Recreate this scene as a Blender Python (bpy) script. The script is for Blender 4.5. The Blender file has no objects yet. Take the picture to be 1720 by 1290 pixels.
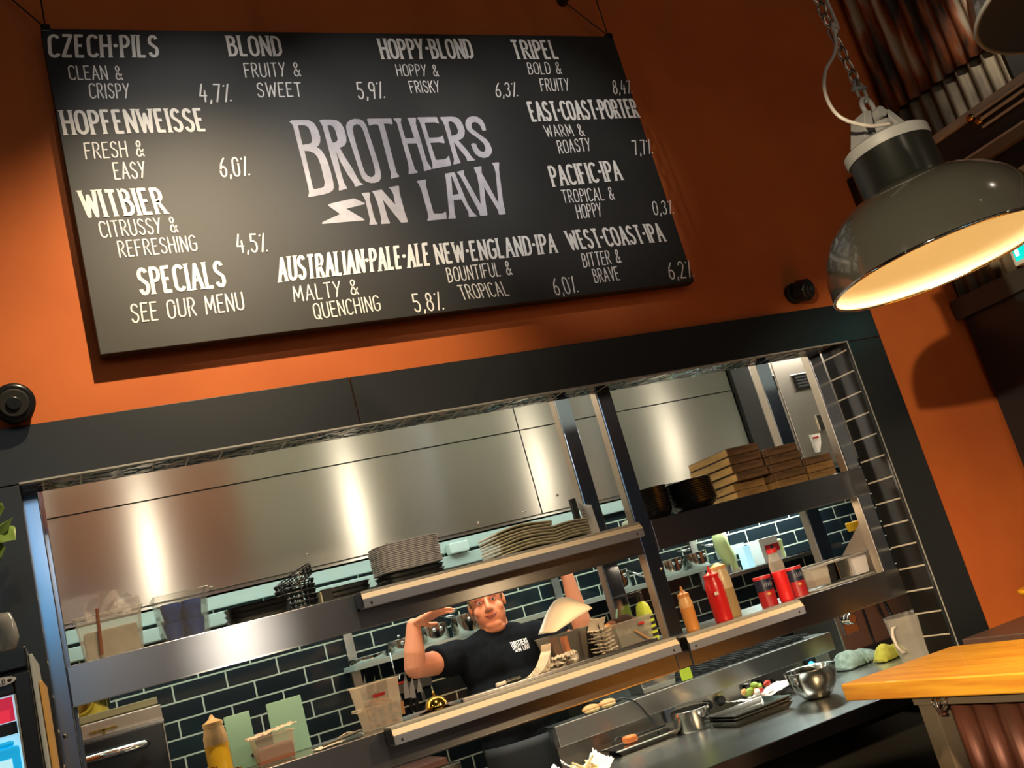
import bpy, bmesh, math, random
from mathutils import Vector, Matrix, geometry
random.seed(7)
S = bpy.context.scene
COL = S.collection

# ------------------------------------------------------------------ camera
IMW, IMH, FPX = 1720.0, 1290.0, 1640.0
CAM = Vector((0.0, 0.0, 1.62))
_h = Vector((3300.0, -542.0, FPX)).normalized()
_v = Vector((-1995.0, -7000.0, FPX)).normalized()
_v = (_v - _h * _h.dot(_v)).normalized()
_y = _v.cross(_h)
RW = Matrix((_h, _v.cross(_h), _v))             # rows: world X, Y, Z in camera axes (x right, y down, z ahead)
cam = bpy.data.objects.new('camera', bpy.data.cameras.new('camera'))
COL.objects.link(cam)
_r = RW.col[0]; _d = RW.col[1]; _f = RW.col[2]
cam.matrix_world = Matrix(((_r[0], -_d[0], -_f[0], CAM[0]), (_r[1], -_d[1], -_f[1], CAM[1]), (_r[2], -_d[2], -_f[2], CAM[2]), (0, 0, 0, 1)))
cam.data.sensor_width = 36.0
cam.data.lens = FPX / IMW * 36.0
cam.data.clip_start = 0.02
S.camera = cam


def ray(px, py):
    return RW @ Vector((px - IMW / 2, py - IMH / 2, FPX))


def ay(px, py, Y):
    d = ray(px, py); return CAM + d * ((Y - CAM[1]) / d[1])


def az(px, py, Z):
    d = ray(px, py); return CAM + d * ((Z - CAM[2]) / d[2])


def ax(px, py, X):
    d = ray(px, py); return CAM + d * ((X - CAM[0]) / d[0])


# ------------------------------------------------------------------ world, lights, exposure
S.view_settings.view_transform = 'Standard'
S.view_settings.look = 'None'
S.view_settings.exposure = 0.0
S.view_settings.gamma = 1.0
S.view_settings.use_curve_mapping = False
W = bpy.data.worlds.new('room_ambient'); S.world = W; W.use_nodes = True
W.node_tree.nodes['Background'].inputs[0].default_value = (0.9, 0.75, 0.6, 1)
W.node_tree.nodes['Background'].inputs[1].default_value = 0.06


def light(name, kind, loc, target, energy, color, size=0.05, cone=60, blend=0.5, size_y=None, spread=None):
    L = bpy.data.lights.new(name, kind)
    L.energy = energy; L.color = color
    if kind == 'SPOT':
        L.spot_size = math.radians(cone); L.spot_blend = blend; L.shadow_soft_size = size
    elif kind == 'POINT':
        L.shadow_soft_size = size
    elif kind == 'AREA':
        L.size = size
        if size_y: L.shape = 'RECTANGLE'; L.size_y = size_y
        if spread: L.spread = math.radians(spread)
    o = bpy.data.objects.new(name, L); COL.objects.link(o)
    o.location = loc
    if target is not None:
        o.rotation_euler = (Vector(target) - Vector(loc)).to_track_quat('-Z', 'Y').to_euler()
    return o


WARM = (1.0, 0.66, 0.36)
# ceiling track spot of the dining room, above the frame
light('track_or_fill_spot', 'SPOT', (0.80, 1.40, 4.08), (0.50, 3.0, 2.12), 380, (1.0, 0.77, 0.47), 0.03, 63, 1.0)
light('track_or_fill_spot', 'SPOT', (1.17, -1.9, 2.08), (0.46, 3.12, 1.755), 50, (1.0, 0.90, 0.70), 0.035, 5, 0.8)  # unseen narrow spot added behind the viewer for the streak on the shelf front
# bare kitchen bulbs on the back of the header: the tall streaks on the hood
for x_, e_ in ((0.44, 7), (1.545, 7), (2.74, 6), (3.75, 5)):
    light('header_bulb_light', 'SPOT', (x_, 3.22, 2.37), (x_, 4.3, 2.0), e_, (1.0, 0.93, 0.74), 0.018, 150, 0.6)
# spot behind the viewer that throws the pendant's shadow on the right part of the wall
light('rear_spot_light', 'SPOT', (-1.7, -1.1, 2.40), (3.78, 3.0, 1.50), 1000, (1.0, 0.80, 0.52), 0.03, 21, 0.35)
light('rear_wall_fill_light', 'AREA', (0.2, -3.9, 4.6), (0.2, -5.0, 2.4), 80, (1.0, 0.95, 0.88), 2.2, size_y=0.2)  # unseen fill added so that the steel reflects a lit rear wall
for bx_, by_, bz_, be_ in ((-1.6, -1.2, 3.3, 10), (0.2, -2.6, 3.1, 12), (1.5, -1.6, 3.7, 12), (2.8, -2.2, 3.2, 12), (3.2, -0.3, 3.9, 8), (-2.6, 0.6, 3.6, 6)):
    light('room_fill_light', 'POINT', (bx_, by_, bz_), None, be_, (1.0, 0.80, 0.58), 0.035)  # unseen fill points added for general light and small sparkles
# three unseen spots added to brighten the menu board
for bx_ in (0.68, 1.29, 1.90):
    light('board_fill_light', 'SPOT', (min(bx_, 1.0), -0.6, 4.7), (bx_, 2.93, 3.22), 310, (1.0, 0.95, 0.88), 0.02, 18, 1.0)
# unseen spot added to brighten the corrugated iron
light('track_or_fill_spot', 'SPOT', (2.3, 0.9, 4.6), (3.85, 2.20, 3.42), 260, (1.0, 0.88, 0.70), 0.03, 19, 1.0)
# unseen areas added to brighten the inner front wall that the hood reflects
light('kitchen_wall_fill_light', 'AREA', (0.3, 4.2, 2.85), (0.3, 3.14, 2.62), 9, (1.0, 0.86, 0.62), 1.4, size_y=0.06)
light('kitchen_wall_fill_light', 'AREA', (2.4, 4.2, 2.85), (2.4, 3.14, 2.62), 9, (1.0, 0.95, 0.78), 2.2, size_y=0.06)
# kitchen tubes: under the hood and behind the header
light('hood_tube_light', 'AREA', (1.6, 4.66, 2.30), (1.6, 4.66, 0), 15, (0.82, 1.0, 0.90), 3.4, size_y=0.25)
light('kitchen_tube_or_fill', 'AREA', (1.7, 3.80, 2.72), (1.7, 3.85, 0), 20, (0.92, 1.0, 0.90), 3.0, size_y=0.12, spread=70)
light('kitchen_tube_or_fill', 'AREA', (4.2, 4.2, 2.75), (4.2, 4.2, 0), 10, (1.0, 0.97, 0.85), 0.6, size_y=0.3)
light('kitchen_tube_or_fill', 'AREA', (3.9, 4.86, 1.93), (3.9, 4.86, 0), 9, (0.85, 1.0, 0.95), 0.8, size_y=0.1)  # unseen area added below the cabinets to brighten the right-hand tiles
# warm gantry lamps shining on the pass
light('gantry_heat_or_fill', 'AREA', (0.95, 3.30, 1.69), (0.95, 3.34, 0), 4.0, (1.0, 0.62, 0.30), 1.6, size_y=0.06)
light('gantry_heat_or_fill', 'AREA', (2.50, 3.30, 1.69), (2.50, 3.34, 0), 2.5, (1.0, 0.75, 0.45), 0.9, size_y=0.06)
light('gantry_heat_or_fill', 'SPOT', (1.45, 3.16, 2.28), (1.66, 4.15, 1.6), 38, (1.0, 0.50, 0.22), 0.06, 44, 0.9)  # unseen warm spot added to brighten the chef's face


# ------------------------------------------------------------------ materials
def pm(name, col, rough=0.5, metal=0.0, trans=0.0, emit=None, estr=0.0, alpha=1.0, spec=None, coat=0.0, sss=0.0):
    m = bpy.data.materials.new(name); m.use_nodes = True
    b = m.node_tree.nodes['Principled BSDF']
    b.inputs['Base Color'].default_value = (*col, 1)
    b.inputs['Roughness'].default_value = rough
    b.inputs['Metallic'].default_value = metal
    b.inputs['Transmission Weight'].default_value = trans
    b.inputs['Alpha'].default_value = alpha
    if spec is not None: b.inputs['Specular IOR Level'].default_value = spec
    if coat: b.inputs['Coat Weight'].default_value = coat
    if sss:
        b.inputs['Subsurface Weight'].default_value = sss
        b.inputs['Subsurface Radius'].default_value = (0.01, 0.004, 0.002)
    if emit:
        b.inputs['Emission Color'].default_value = (*emit, 1)
        b.inputs['Emission Strength'].default_value = estr
    return m


def NT(m):
    return m.node_tree.nodes, m.node_tree.links, m.node_tree.nodes['Principled BSDF']


def noise_mix(name, c1, c2, scale=5.0, stretch=(1, 1, 1), rough=0.6, metal=0.0, bump=0.0, detail=6, lo=0.35, hi=0.65, c3=None, coat=0.0):
    m = pm(name, c1, rough, metal, coat=coat); N, L, b = NT(m)
    tc = N.new('ShaderNodeTexCoord'); mp = N.new('ShaderNodeMapping'); mp.inputs['Scale'].default_value = stretch
    nz = N.new('ShaderNodeTexNoise'); nz.inputs['Scale'].default_value = scale; nz.inputs['Detail'].default_value = detail
    cr = N.new('ShaderNodeValToRGB')
    cr.color_ramp.elements[0].position = lo; cr.color_ramp.elements[1].position = hi
    cr.color_ramp.elements[0].color = (*c1, 1); cr.color_ramp.elements[1].color = (*c2, 1)
    if c3:
        e = cr.color_ramp.elements.new((lo + hi) / 2); e.color = (*c3, 1)
    L.new(tc.outputs['Object'], mp.inputs[0]); L.new(mp.outputs[0], nz.inputs['Vector']); L.new(nz.outputs[0], cr.inputs[0]); L.new(cr.outputs[0], b.inputs['Base Color'])
    if bump:
        bp = N.new('ShaderNodeBump'); bp.inputs['Strength'].default_value = bump; bp.inputs['Distance'].default_value = 0.01
        L.new(nz.outputs[0], bp.inputs['Height']); L.new(bp.outputs[0], b.inputs['Normal'])
    return m


def steel(name, col, rough=0.3, aniso=0.0, scratch=0.0):
    m = pm(name, col, rough, 1.0); N, L, b = NT(m)
    if aniso:
        b.inputs['Anisotropic'].default_value = aniso
        cv = N.new('ShaderNodeCombineXYZ'); cv.inputs[2].default_value = 1.0
        L.new(cv.outputs[0], b.inputs['Tangent'])
    if scratch:
        tc = N.new('ShaderNodeTexCoord'); nz = N.new('ShaderNodeTexNoise'); nz.inputs['Scale'].default_value = 9; nz.inputs['Detail'].default_value = 8
        mr = N.new('ShaderNodeMapRange'); mr.inputs[1].default_value = 0.3; mr.inputs[2].default_value = 0.7
        mr.inputs[3].default_value = rough - scratch; mr.inputs[4].default_value = rough + scratch
        L.new(tc.outputs['Object'], nz.inputs['Vector']); L.new(nz.outputs[0], mr.inputs[0]); L.new(mr.outputs[0], b.inputs['Roughness'])
    return m


def tile_mat(name, tile, grout, u, v, wid, hei, ou, ov, g=0.004, rough=0.12, offset=0.5, bump=0.0, brick=True):
    """black glazed tiles with pale joints; u, v name the object axes of the wall"""
    m = pm(name, tile, rough); N, L, b = NT(m)
    tc = N.new('ShaderNodeTexCoord'); sp = N.new('ShaderNodeSeparateXYZ'); cb = N.new('ShaderNodeCombineXYZ')
    L.new(tc.outputs['Object'], sp.inputs[0])
    def add(a, c):
        n = N.new('ShaderNodeMath'); n.operation = 'ADD'; L.new(a, n.inputs[0]); n.inputs[1].default_value = c; return n.outputs[0]
    L.new(add(sp.outputs[u], ou), cb.inputs[0]); L.new(add(sp.outputs[v], ov), cb.inputs[1])
    br = N.new('ShaderNodeTexBrick'); br.offset = offset if brick else 0.0; br.squash = 1.0
    br.inputs['Scale'].default_value = 1.0; br.inputs['Mortar Size'].default_value = g / 2
    br.inputs['Mortar Smooth'].default_value = 0.0
    br.inputs['Brick Width'].default_value = wid; br.inputs['Row Height'].default_value = hei
    br.inputs['Color1'].default_value = (*tile, 1); br.inputs['Color2'].default_value = (*[c * 1.25 for c in tile], 1); br.inputs['Mortar'].default_value = (*grout, 1)
    L.new(cb.outputs[0], br.inputs['Vector']); L.new(br.outputs['Color'], b.inputs['Base Color'])
    mr = N.new('ShaderNodeMapRange'); mr.inputs[3].default_value = rough; mr.inputs[4].default_value = 0.8
    L.new(br.outputs['Fac'], mr.inputs[0]); L.new(mr.outputs[0], b.inputs['Roughness'])
    if bump:
        nz = N.new('ShaderNodeTexNoise'); nz.inputs['Scale'].default_value = 14; nz.inputs['Detail'].default_value = 2
        bp = N.new('ShaderNodeBump'); bp.inputs['Strength'].default_value = bump; bp.inputs['Distance'].default_value = 0.02
        L.new(tc.outputs['Object'], nz.inputs['Vector']); L.new(nz.outputs[0], bp.inputs['Height']); L.new(bp.outputs[0], b.inputs['Normal'])
    return m


def clear(name, tint=(0.9, 0.92, 0.9), opacity=0.3, rough=0.25, body=1.0, edge=0.4):
    """clear or frosted plastic: light passes, the skin shows faintly"""
    m = pm(name, [c * body for c in tint], rough); N, L, b = NT(m)
    out = N['Material Output']; tr = N.new('ShaderNodeBsdfTransparent'); mx = N.new('ShaderNodeMixShader')
    tr.inputs[0].default_value = (*[0.6 + 0.4 * c for c in tint], 1)
    lw = N.new('ShaderNodeLayerWeight'); lw.inputs[0].default_value = 0.35
    mr = N.new('ShaderNodeMapRange'); mr.inputs[3].default_value = opacity; mr.inputs[4].default_value = min(1, opacity + edge)
    L.new(lw.outputs['Facing'], mr.inputs[0]); L.new(mr.outputs[0], mx.inputs[0])
    L.new(tr.outputs[0], mx.inputs[1]); L.new(b.outputs[0], mx.inputs[2]); L.new(mx.outputs[0], out.inputs['Surface'])
    return m


M = {}
M['plaster'] = noise_mix('orange_plaster', (0.46, 0.098, 0.015), (0.55, 0.128, 0.020), 2.2, rough=0.75, bump=0.05)
M['black_panel'] = pm('black_panel', (0.013, 0.016, 0.020), 0.32)
M['chalk'] = noise_mix('chalkboard_black', (0.011, 0.0115, 0.012), (0.017, 0.0168, 0.0165), 3.0, rough=0.55)
M['paint'] = pm('white_lettering', (0.88, 0.87, 0.86), 0.7)
M['paint_lilac'] = noise_mix('pale_lilac_lettering', (0.42, 0.41, 0.47), (0.56, 0.54, 0.60), 14, rough=0.7)
M['black_rope'] = pm('black_cable', (0.01, 0.01, 0.01), 0.5)
M['black_plastic'] = pm('black_plastic', (0.012, 0.012, 0.013), 0.28)
M['black_matt'] = pm('black_matt', (0.010, 0.010, 0.010), 0.7)
M['steel'] = steel('brushed_steel', (0.56, 0.54, 0.51), 0.30, 0.85)
M['steel_hood'] = steel('hood_steel', (0.52, 0.48, 0.43), 0.32, 0.90)
M['steel_dark'] = steel('gantry_steel', (0.34, 0.34, 0.37), 0.24, 0.7)
M['steel_post'] = steel('post_steel_blue_reflect', (0.40, 0.44, 0.54), 0.16, 0.4)  # blue tint: a blue reflection on the posts put into the colour
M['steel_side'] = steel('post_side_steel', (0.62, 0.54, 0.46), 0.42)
M['steel_shine'] = steel('polished_steel', (0.66, 0.64, 0.60), 0.14)
M['steel_top'] = steel('worktop_steel', (0.48, 0.48, 0.455), 0.27)
M['chrome'] = steel('chrome', (0.8, 0.8, 0.8), 0.06)
M['brass'] = steel('brass', (0.80, 0.52, 0.10), 0.12)
M['lamp_strip'] = pm('rail_lit_face', (0.70, 0.58, 0.45), 0.55)  # upper rail face: light from above put into the tan colour
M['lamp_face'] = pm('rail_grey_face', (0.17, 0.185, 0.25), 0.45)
M['grey_metal'] = pm('grey_metal', (0.30, 0.30, 0.29), 0.45)
M['tile'] = tile_mat('black_metro_tile', (0.012, 0.019, 0.024), (0.62, 0.68, 0.55), 0, 2, 0.244, 0.081, -0.028, -0.027, 0.0075, 0.10)
M['tile_jamb'] = tile_mat('black_jamb_tile', (0.010, 0.009, 0.008), (0.55, 0.50, 0.42), 1, 2, 0.40, 0.0925, 0.0, -0.0745, 0.006, 0.35, bump=0.05, brick=False)
NT(M['tile_jamb'])[2].inputs['Specular IOR Level'].default_value = 0.15
M['tile_soffit'] = tile_mat('black_soffit_tile', (0.012, 0.012, 0.012), (0.55, 0.52, 0.45), 0, 1, 0.101, 0.40, 0.0, 0.0, 0.005, 0.05, bump=0.5, brick=False)
M['kitchen_white'] = pm('pale_panel', (0.62, 0.68, 0.62), 0.5)
M['trunk'] = pm('pale_trunking', (0.50, 0.58, 0.53), 0.5)
M['blade'] = pm('knife_blade', (0.50, 0.52, 0.51), 0.35, 0.25)
M['floor'] = noise_mix('dark_floor', (0.03, 0.026, 0.022), (0.05, 0.042, 0.035), 8, rough=0.45)
M['ceiling'] = pm('dark_ceiling', (0.02, 0.018, 0.016), 0.8)
M['rust'] = noise_mix('rusty_sheet', (0.030, 0.021, 0.014), (0.40, 0.34, 0.25), 13, (1, 1, 0.2), rough=0.65, metal=0.1, bump=0.15, lo=0.42, hi=0.66, c3=(0.30, 0.075, 0.016))
M['rust_pale'] = noise_mix('weathered_sheet', (0.05, 0.032, 0.02), (0.32, 0.26, 0.17), 11, (1, 1, 0.3), rough=0.6, metal=0.2, bump=0.1, lo=0.3, hi=0.7)
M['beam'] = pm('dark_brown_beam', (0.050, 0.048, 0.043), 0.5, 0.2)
M['beam_edge'] = pm('lit_beam_edge', (0.62, 0.56, 0.45), 0.5, 0.1)  # pale because light along the beam edges is put into the colour
M['enamel'] = pm('grey_green_enamel', (0.050, 0.050, 0.042), 0.14, coat=1.0)
M['enamel_neck'] = pm('black_neck_enamel', (0.008, 0.009, 0.008), 0.25)
M['enamel_in'] = pm('white_enamel_inside', (0.80, 0.76, 0.66), 0.6)
M['cap_grey'] = pm('grey_cap', (0.26, 0.265, 0.27), 0.5)
M['bulb'] = pm('warm_bulb', (1, 0.9, 0.7), 0.4, emit=(1.0, 0.62, 0.22), estr=8.0)
M['chain'] = steel('chain_steel', (0.42, 0.36, 0.31), 0.35)
M['cable'] = pm('clear_cable', (0.55, 0.50, 0.46), 0.3)
M['table'] = noise_mix('honey_wood', (0.64, 0.26, 0.025), (0.84, 0.42, 0.04), 5, (9, 0.7, 9), rough=0.45, c3=(0.75, 0.34, 0.03), bump=0.04, coat=0.2)
M['wood_dark'] = noise_mix('brown_wood', (0.055, 0.028, 0.012), (0.15, 0.078, 0.034), 12, (0.6, 3, 5), rough=0.6, bump=0.1)
M['wood_mid'] = noise_mix('amber_wood', (0.15, 0.078, 0.026), (0.28, 0.15, 0.05), 12, (0.6, 3, 5), rough=0.6, bump=0.1)
M['wood_end'] = noise_mix('pale_wood', (0.48, 0.26, 0.075), (0.66, 0.38, 0.12), 12, (3, 0.6, 5), rough=0.6, bump=0.1)
M['frost'] = clear('frosted_plastic', (0.80, 0.77, 0.72), 0.13, 0.35)
M['glass'] = clear('clear_plastic', (0.86, 0.86, 0.82), 0.10, 0.08, 0.4)
M['wine'] = clear('clear_glass', (0.9, 0.9, 0.88), 0.02, 0.03, 0.5, 0.8)
M['film'] = clear('cling_film', (0.9, 0.82, 0.75), 0.22, 0.2)
M['blue_cup'] = pm('navy_plastic', (0.018, 0.055, 0.30), 0.3)
M['pewter'] = pm('grey_plate', (0.58, 0.56, 0.58), 0.4, 0.1)
M['khaki'] = noise_mix('khaki_paper', (0.32, 0.275, 0.185), (0.44, 0.385, 0.27), 18, rough=0.75)
M['khaki_edge'] = pm('khaki_fold', (0.42, 0.37, 0.20), 0.6)
M['paper'] = pm('white_paper', (0.74, 0.68, 0.62), 0.8)
M['paper_shade'] = pm('cream_paper', (0.62, 0.56, 0.48), 0.8)
M['ink'] = pm('black_ink', (0.02, 0.02, 0.02), 0.7)
M['red_cap'] = pm('red_cap', (0.50, 0.02, 0.025), 0.35)
M['red_sauce'] = pm('red_sauce_bottle', (0.62, 0.015, 0.018), 0.28, sss=0.1)
M['red_dark'] = pm('red_label', (0.34, 0.012, 0.016), 0.35)
M['orange_sauce'] = pm('orange_sauce', (0.62, 0.25, 0.06), 0.35)
M['orange_body'] = pm('orange_bottle', (0.72, 0.40, 0.17), 0.35)
M['mayo'] = pm('mayo_bottle', (0.62, 0.50, 0.32), 0.35)
M['mayo_dark'] = pm('mayo_sauce', (0.38, 0.27, 0.13), 0.4)
M['navy'] = pm('navy_label', (0.012, 0.014, 0.035), 0.35)
M['oil'] = pm('yellow_oil', (0.52, 0.33, 0.02), 0.25)
M['oil_top'] = clear('oil_bottle', (0.55, 0.44, 0.26), 0.6, 0.3)
M['board_green'] = pm('pale_green_board', (0.20, 0.42, 0.39), 0.5)
M['lime'] = pm('lime_plastic', (0.52, 0.66, 0.05), 0.4)
M['lime_pale'] = pm('pale_lime_plastic', (0.62, 0.66, 0.28), 0.5)
M['yellow'] = pm('yellow_plastic', (0.85, 0.42, 0.012), 0.25)
M['yellow_cloth'] = noise_mix('yellow_cloth', (0.42, 0.36, 0.03), (0.56, 0.50, 0.07), 30, rough=0.9, bump=0.4)
M['green_cloth'] = noise_mix('grey_green_cloth', (0.20, 0.28, 0.24), (0.36, 0.46, 0.40), 30, rough=0.95, bump=0.6)
M['brown_food'] = noise_mix('brown_crumbs', (0.05, 0.022, 0.012), (0.26, 0.14, 0.065), 55, rough=0.8, bump=0.5)
M['terracotta'] = pm('terracotta_liner', (0.19, 0.065, 0.032), 0.5)
M['food_green'] = pm('salad_green', (0.30, 0.42, 0.06), 0.5)
M['food_red'] = pm('tomato_red', (0.62, 0.05, 0.03), 0.4)
M['food_cream'] = pm('fries_cream', (0.80, 0.56, 0.25), 0.6)
M['food_orange'] = pm('salmon_orange', (0.80, 0.20, 0.04), 0.5)
M['bun'] = pm('bread_bun', (0.62, 0.30, 0.10), 0.6)
M['char'] = pm('charred_meat', (0.10, 0.035, 0.02), 0.6)
M['skin'] = pm('warm_skin', (0.66, 0.24, 0.12), 0.5, sss=0.12)
M['lip'] = pm('lip_skin', (0.42, 0.10, 0.07), 0.45)
M['hair'] = noise_mix('sandy_hair', (0.16, 0.09, 0.04), (0.28, 0.17, 0.08), 60, rough=0.8)
M['eye'] = pm('eye_dark', (0.05, 0.035, 0.03), 0.2)
M['shirt'] = noise_mix('black_cotton', (0.003, 0.004, 0.0055), (0.006, 0.0075, 0.010), 40, rough=0.95)
NT(M['shirt'])[2].inputs['Specular IOR Level'].default_value = 0.12
M['trouser'] = noise_mix('dark_brown_trouser', (0.020, 0.010, 0.009), (0.045, 0.022, 0.020), 40, rough=0.9)
M['leaf'] = noise_mix('green_leaf', (0.09, 0.16, 0.03), (0.22, 0.34, 0.08), 12, rough=0.35)
M['cardboard'] = pm('cardboard', (0.55, 0.30, 0.08), 0.7)
M['grey_plastic'] = pm('grey_plastic', (0.45, 0.48, 0.48), 0.4)
M['red_sheet'] = noise_mix('red_brown_sheet', (0.12, 0.05, 0.032), (0.24, 0.075, 0.045), 5, (1, 1, 0.3), rough=0.4, metal=0.4)
M['brown_top'] = pm('brown_counter', (0.10, 0.055, 0.045), 0.4)
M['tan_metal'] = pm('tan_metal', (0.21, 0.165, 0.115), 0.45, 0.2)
M['cool_glow'] = pm('lit_blue_pack', (0.02, 0.35, 0.62), 0.3, emit=(0.0, 0.45, 0.95), estr=0.55)  # fridge light put into the packs as a glow of their own
M['cool_white'] = pm('lit_cabinet', (0.5, 0.8, 0.9), 0.5, emit=(0.45, 0.85, 1.0), estr=0.7)
M['red_glow'] = pm('lit_red_label', (0.7, 0.03, 0.06), 0.5, emit=(0.8, 0.03, 0.08), estr=0.6)
M['sign_white'] = pm('sign_case', (0.75, 0.74, 0.68), 0.5)
M['sign_green'] = pm('lit_sign_green', (0.0, 0.5, 0.45), 0.4, emit=(0.0, 0.72, 0.66), estr=0.9)
M['sign_arrow'] = pm('lit_sign_white', (0.9, 0.95, 0.95), 0.4, emit=(0.7, 0.95, 0.95), estr=0.9)
M['led'] = pm('blue_led', (0.05, 0.2, 0.9), 0.4, emit=(0.05, 0.35, 1.0), estr=3.0)
M['blue_glow'] = pm('added_blue_glow', (0.1, 0.2, 0.35), 0.3, emit=(0.0, 0.33, 0.56), estr=2.2)
M['darkwood_wall'] = pm('dark_wall', (0.10, 0.055, 0.035), 0.7)


M['rear_wall'] = pm('grey_rear_wall', (0.30, 0.29, 0.28), 0.8)


# ------------------------------------------------------------------ mesh builder
class MB:
    def __init__(s): s.bm = bmesh.new()

    def box(s, x0, x1, y0, y1, z0, z1, mat=None):
        r = bmesh.ops.create_cube(s.bm, size=1.0)
        T = Matrix.Translation(((x0 + x1) / 2, (y0 + y1) / 2, (z0 + z1) / 2)) @ Matrix.Diagonal((abs(x1 - x0), abs(y1 - y0), abs(z1 - z0), 1))
        if mat is not None: T = mat @ T
        bmesh.ops.transform(s.bm, matrix=T, verts=r['verts']); return s

    def lathe(s, prof, c=(0, 0, 0), seg=32, mat=None, sx=1.0, sy=1.0):
        """profile [(r, z)] turned about a vertical axis"""
        T = Matrix.Translation(c)
        if mat is not None: T = mat @ T
        rings = []
        for (r, z) in prof:
            if r < 1e-6: rings.append([s.bm.verts.new(T @ Vector((0, 0, z)))])
            else: rings.append([s.bm.verts.new(T @ Vector((r * sx * math.cos(2 * math.pi * k / seg), r * sy * math.sin(2 * math.pi * k / seg), z))) for k in range(seg)])
        for a, b in zip(rings, rings[1:]):
            for k in range(seg):
                k2 = (k + 1) % seg
                if len(a) == 1 and len(b) == 1: continue
                if len(a) == 1: vs = (a[0], b[k2], b[k])
                elif len(b) == 1: vs = (a[k], a[k2], b[0])
                else: vs = (a[k], a[k2], b[k2], b[k])
                try: s.bm.faces.new(vs)
                except ValueError: pass
        return s

    def cyl(s, c, r, z0, z1, seg=24, r2=None, mat=None):
        r2 = r if r2 is None else r2
        return s.lathe([(0, z0), (r, z0), (r2, z1), (0, z1)], c, seg, mat)

    def rod(s, p0, p1, r, seg=12, r2=None):
        p0 = Vector(p0); p1 = Vector(p1); d = p1 - p0
        T = Matrix.Translation(p0) @ d.to_track_quat('Z', 'Y').to_matrix().to_4x4()
        return s.cyl((0, 0, 0), r, 0, d.length, seg, r2, T)

    def ball(s, c, r, seg=16, rings=10, mat=None):
        if not hasattr(r, '__len__'): r = (r, r, r)
        T = Matrix.Translation(c)
        if mat is not None: T = T @ mat
        T = T @ Matrix.Diagonal((*r, 1))
        prof = [(max(0.0, math.sin(math.pi * k / rings)) if 0 < k < rings else 0.0, -math.cos(math.pi * k / rings)) for k in range(rings + 1)]
        return s.lathe(prof, (0, 0, 0), seg, T)

    def cap(s, p0, p1, r0, r1=None):
        r1 = r0 if r1 is None else r1
        s.ball(p0, r0, 14, 8); s.ball(p1, r1, 14, 8); return s.rod(p0, p1, r0, 14, r1)

    def tube(s, pts, r, seg=8, closed=False):
        pts = [Vector(p) for p in pts]; n = len(pts); rings = []
        prev = None
        for i, p in enumerate(pts):
            if closed: t = pts[(i + 1) % n] - pts[i - 1]
            else: t = pts[min(i + 1, n - 1)] - pts[max(i - 1, 0)]
            t.normalize()
            if prev is None:
                a = Vector((0, 0, 1)) if abs(t.z) < 0.9 else Vector((1, 0, 0)); nrm = t.cross(a).normalized()
            else: nrm = (prev - t * prev.dot(t)).normalized()
            prev = nrm; bn = t.cross(nrm)
            rr = r[i] if hasattr(r, '__len__') else r
            rings.append([s.bm.verts.new(p + (nrm * math.cos(2 * math.pi * k / seg) + bn * math.sin(2 * math.pi * k / seg)) * rr) for k in range(seg)])
        m = n if closed else n - 1
        for i in range(m):
            a, b = rings[i], rings[(i + 1) % n]
            for k in range(seg): s.bm.faces.new((a[k], a[(k + 1) % seg], b[(k + 1) % seg], b[k]))
        if not closed:
            s.bm.faces.new(list(reversed(rings[0]))); s.bm.faces.new(rings[-1])
        return s

    def prism(s, pts, vec):
        """planar polygon of 3-D points swept by a vector"""
        vec = Vector(vec)
        a = [s.bm.verts.new(Vector(p)) for p in pts]; b = [s.bm.verts.new(Vector(p) + vec) for p in pts]
        n = len(a)
        s.bm.faces.new(list(reversed(a))); s.bm.faces.new(b)
        for i in range(n): s.bm.faces.new((a[i], a[(i + 1) % n], b[(i + 1) % n], b[i]))
        return s

    def grid(s, fn, nu, nv, thick=0.0):
        """sheet fn(u, v) -> point"""
        V = [[s.bm.verts.new(Vector(fn(i / nu, j / nv))) for j in range(nv + 1)] for i in range(nu + 1)]
        F = [s.bm.faces.new((V[i][j], V[i + 1][j], V[i + 1][j + 1], V[i][j + 1])) for i in range(nu) for j in range(nv)]
        if thick:
            s.bm.normal_update()
            bmesh.ops.solidify(s.bm, geom=F, thickness=thick)
        return s

    def loft(s, sections, closed_ends=True):
        rings = [[s.bm.verts.new(Vector(p)) for p in sec] for sec in sections]; n = len(rings[0])
        for a, b in zip(rings, rings[1:]):
            for k in range(n): s.bm.faces.new((a[k], a[(k + 1) % n], b[(k + 1) % n], b[k]))
        if closed_ends:
            s.bm.faces.new(list(reversed(rings[0]))); s.bm.faces.new(rings[-1])
        return s

    def build(s, name, mat, parent=None, smooth=False, bevel=0.0, local=False, solid=0.0, sub=0):
        bmesh.ops.recalc_face_normals(s.bm, faces=s.bm.faces[:])
        me = bpy.data.meshes.new(name); s.bm.to_mesh(me); s.bm.free()
        if parent is not None and not local:
            off = wloc(parent)
            for v in me.vertices: v.co -= off
        if smooth:
            for p in me.polygons: p.use_smooth = True
            if smooth == 'auto':
                try: me.set_sharp_from_angle(angle=math.radians(35))
                except Exception: pass
        me.materials.append(mat if not isinstance(mat, str) else M[mat])
        o = bpy.data.objects.new(name, me); COL.objects.link(o)
        if parent is not None: o.parent = parent
        if solid:
            d = o.modifiers.new('solid', 'SOLIDIFY'); d.thickness = solid; d.offset = -1
        if bevel:
            d = o.modifiers.new('bevel', 'BEVEL'); d.width = bevel; d.segments = 2; d.limit_method = 'ANGLE'
        if sub:
            d = o.modifiers.new('sub', 'SUBSURF'); d.levels = sub; d.render_levels = sub
        return o


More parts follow.
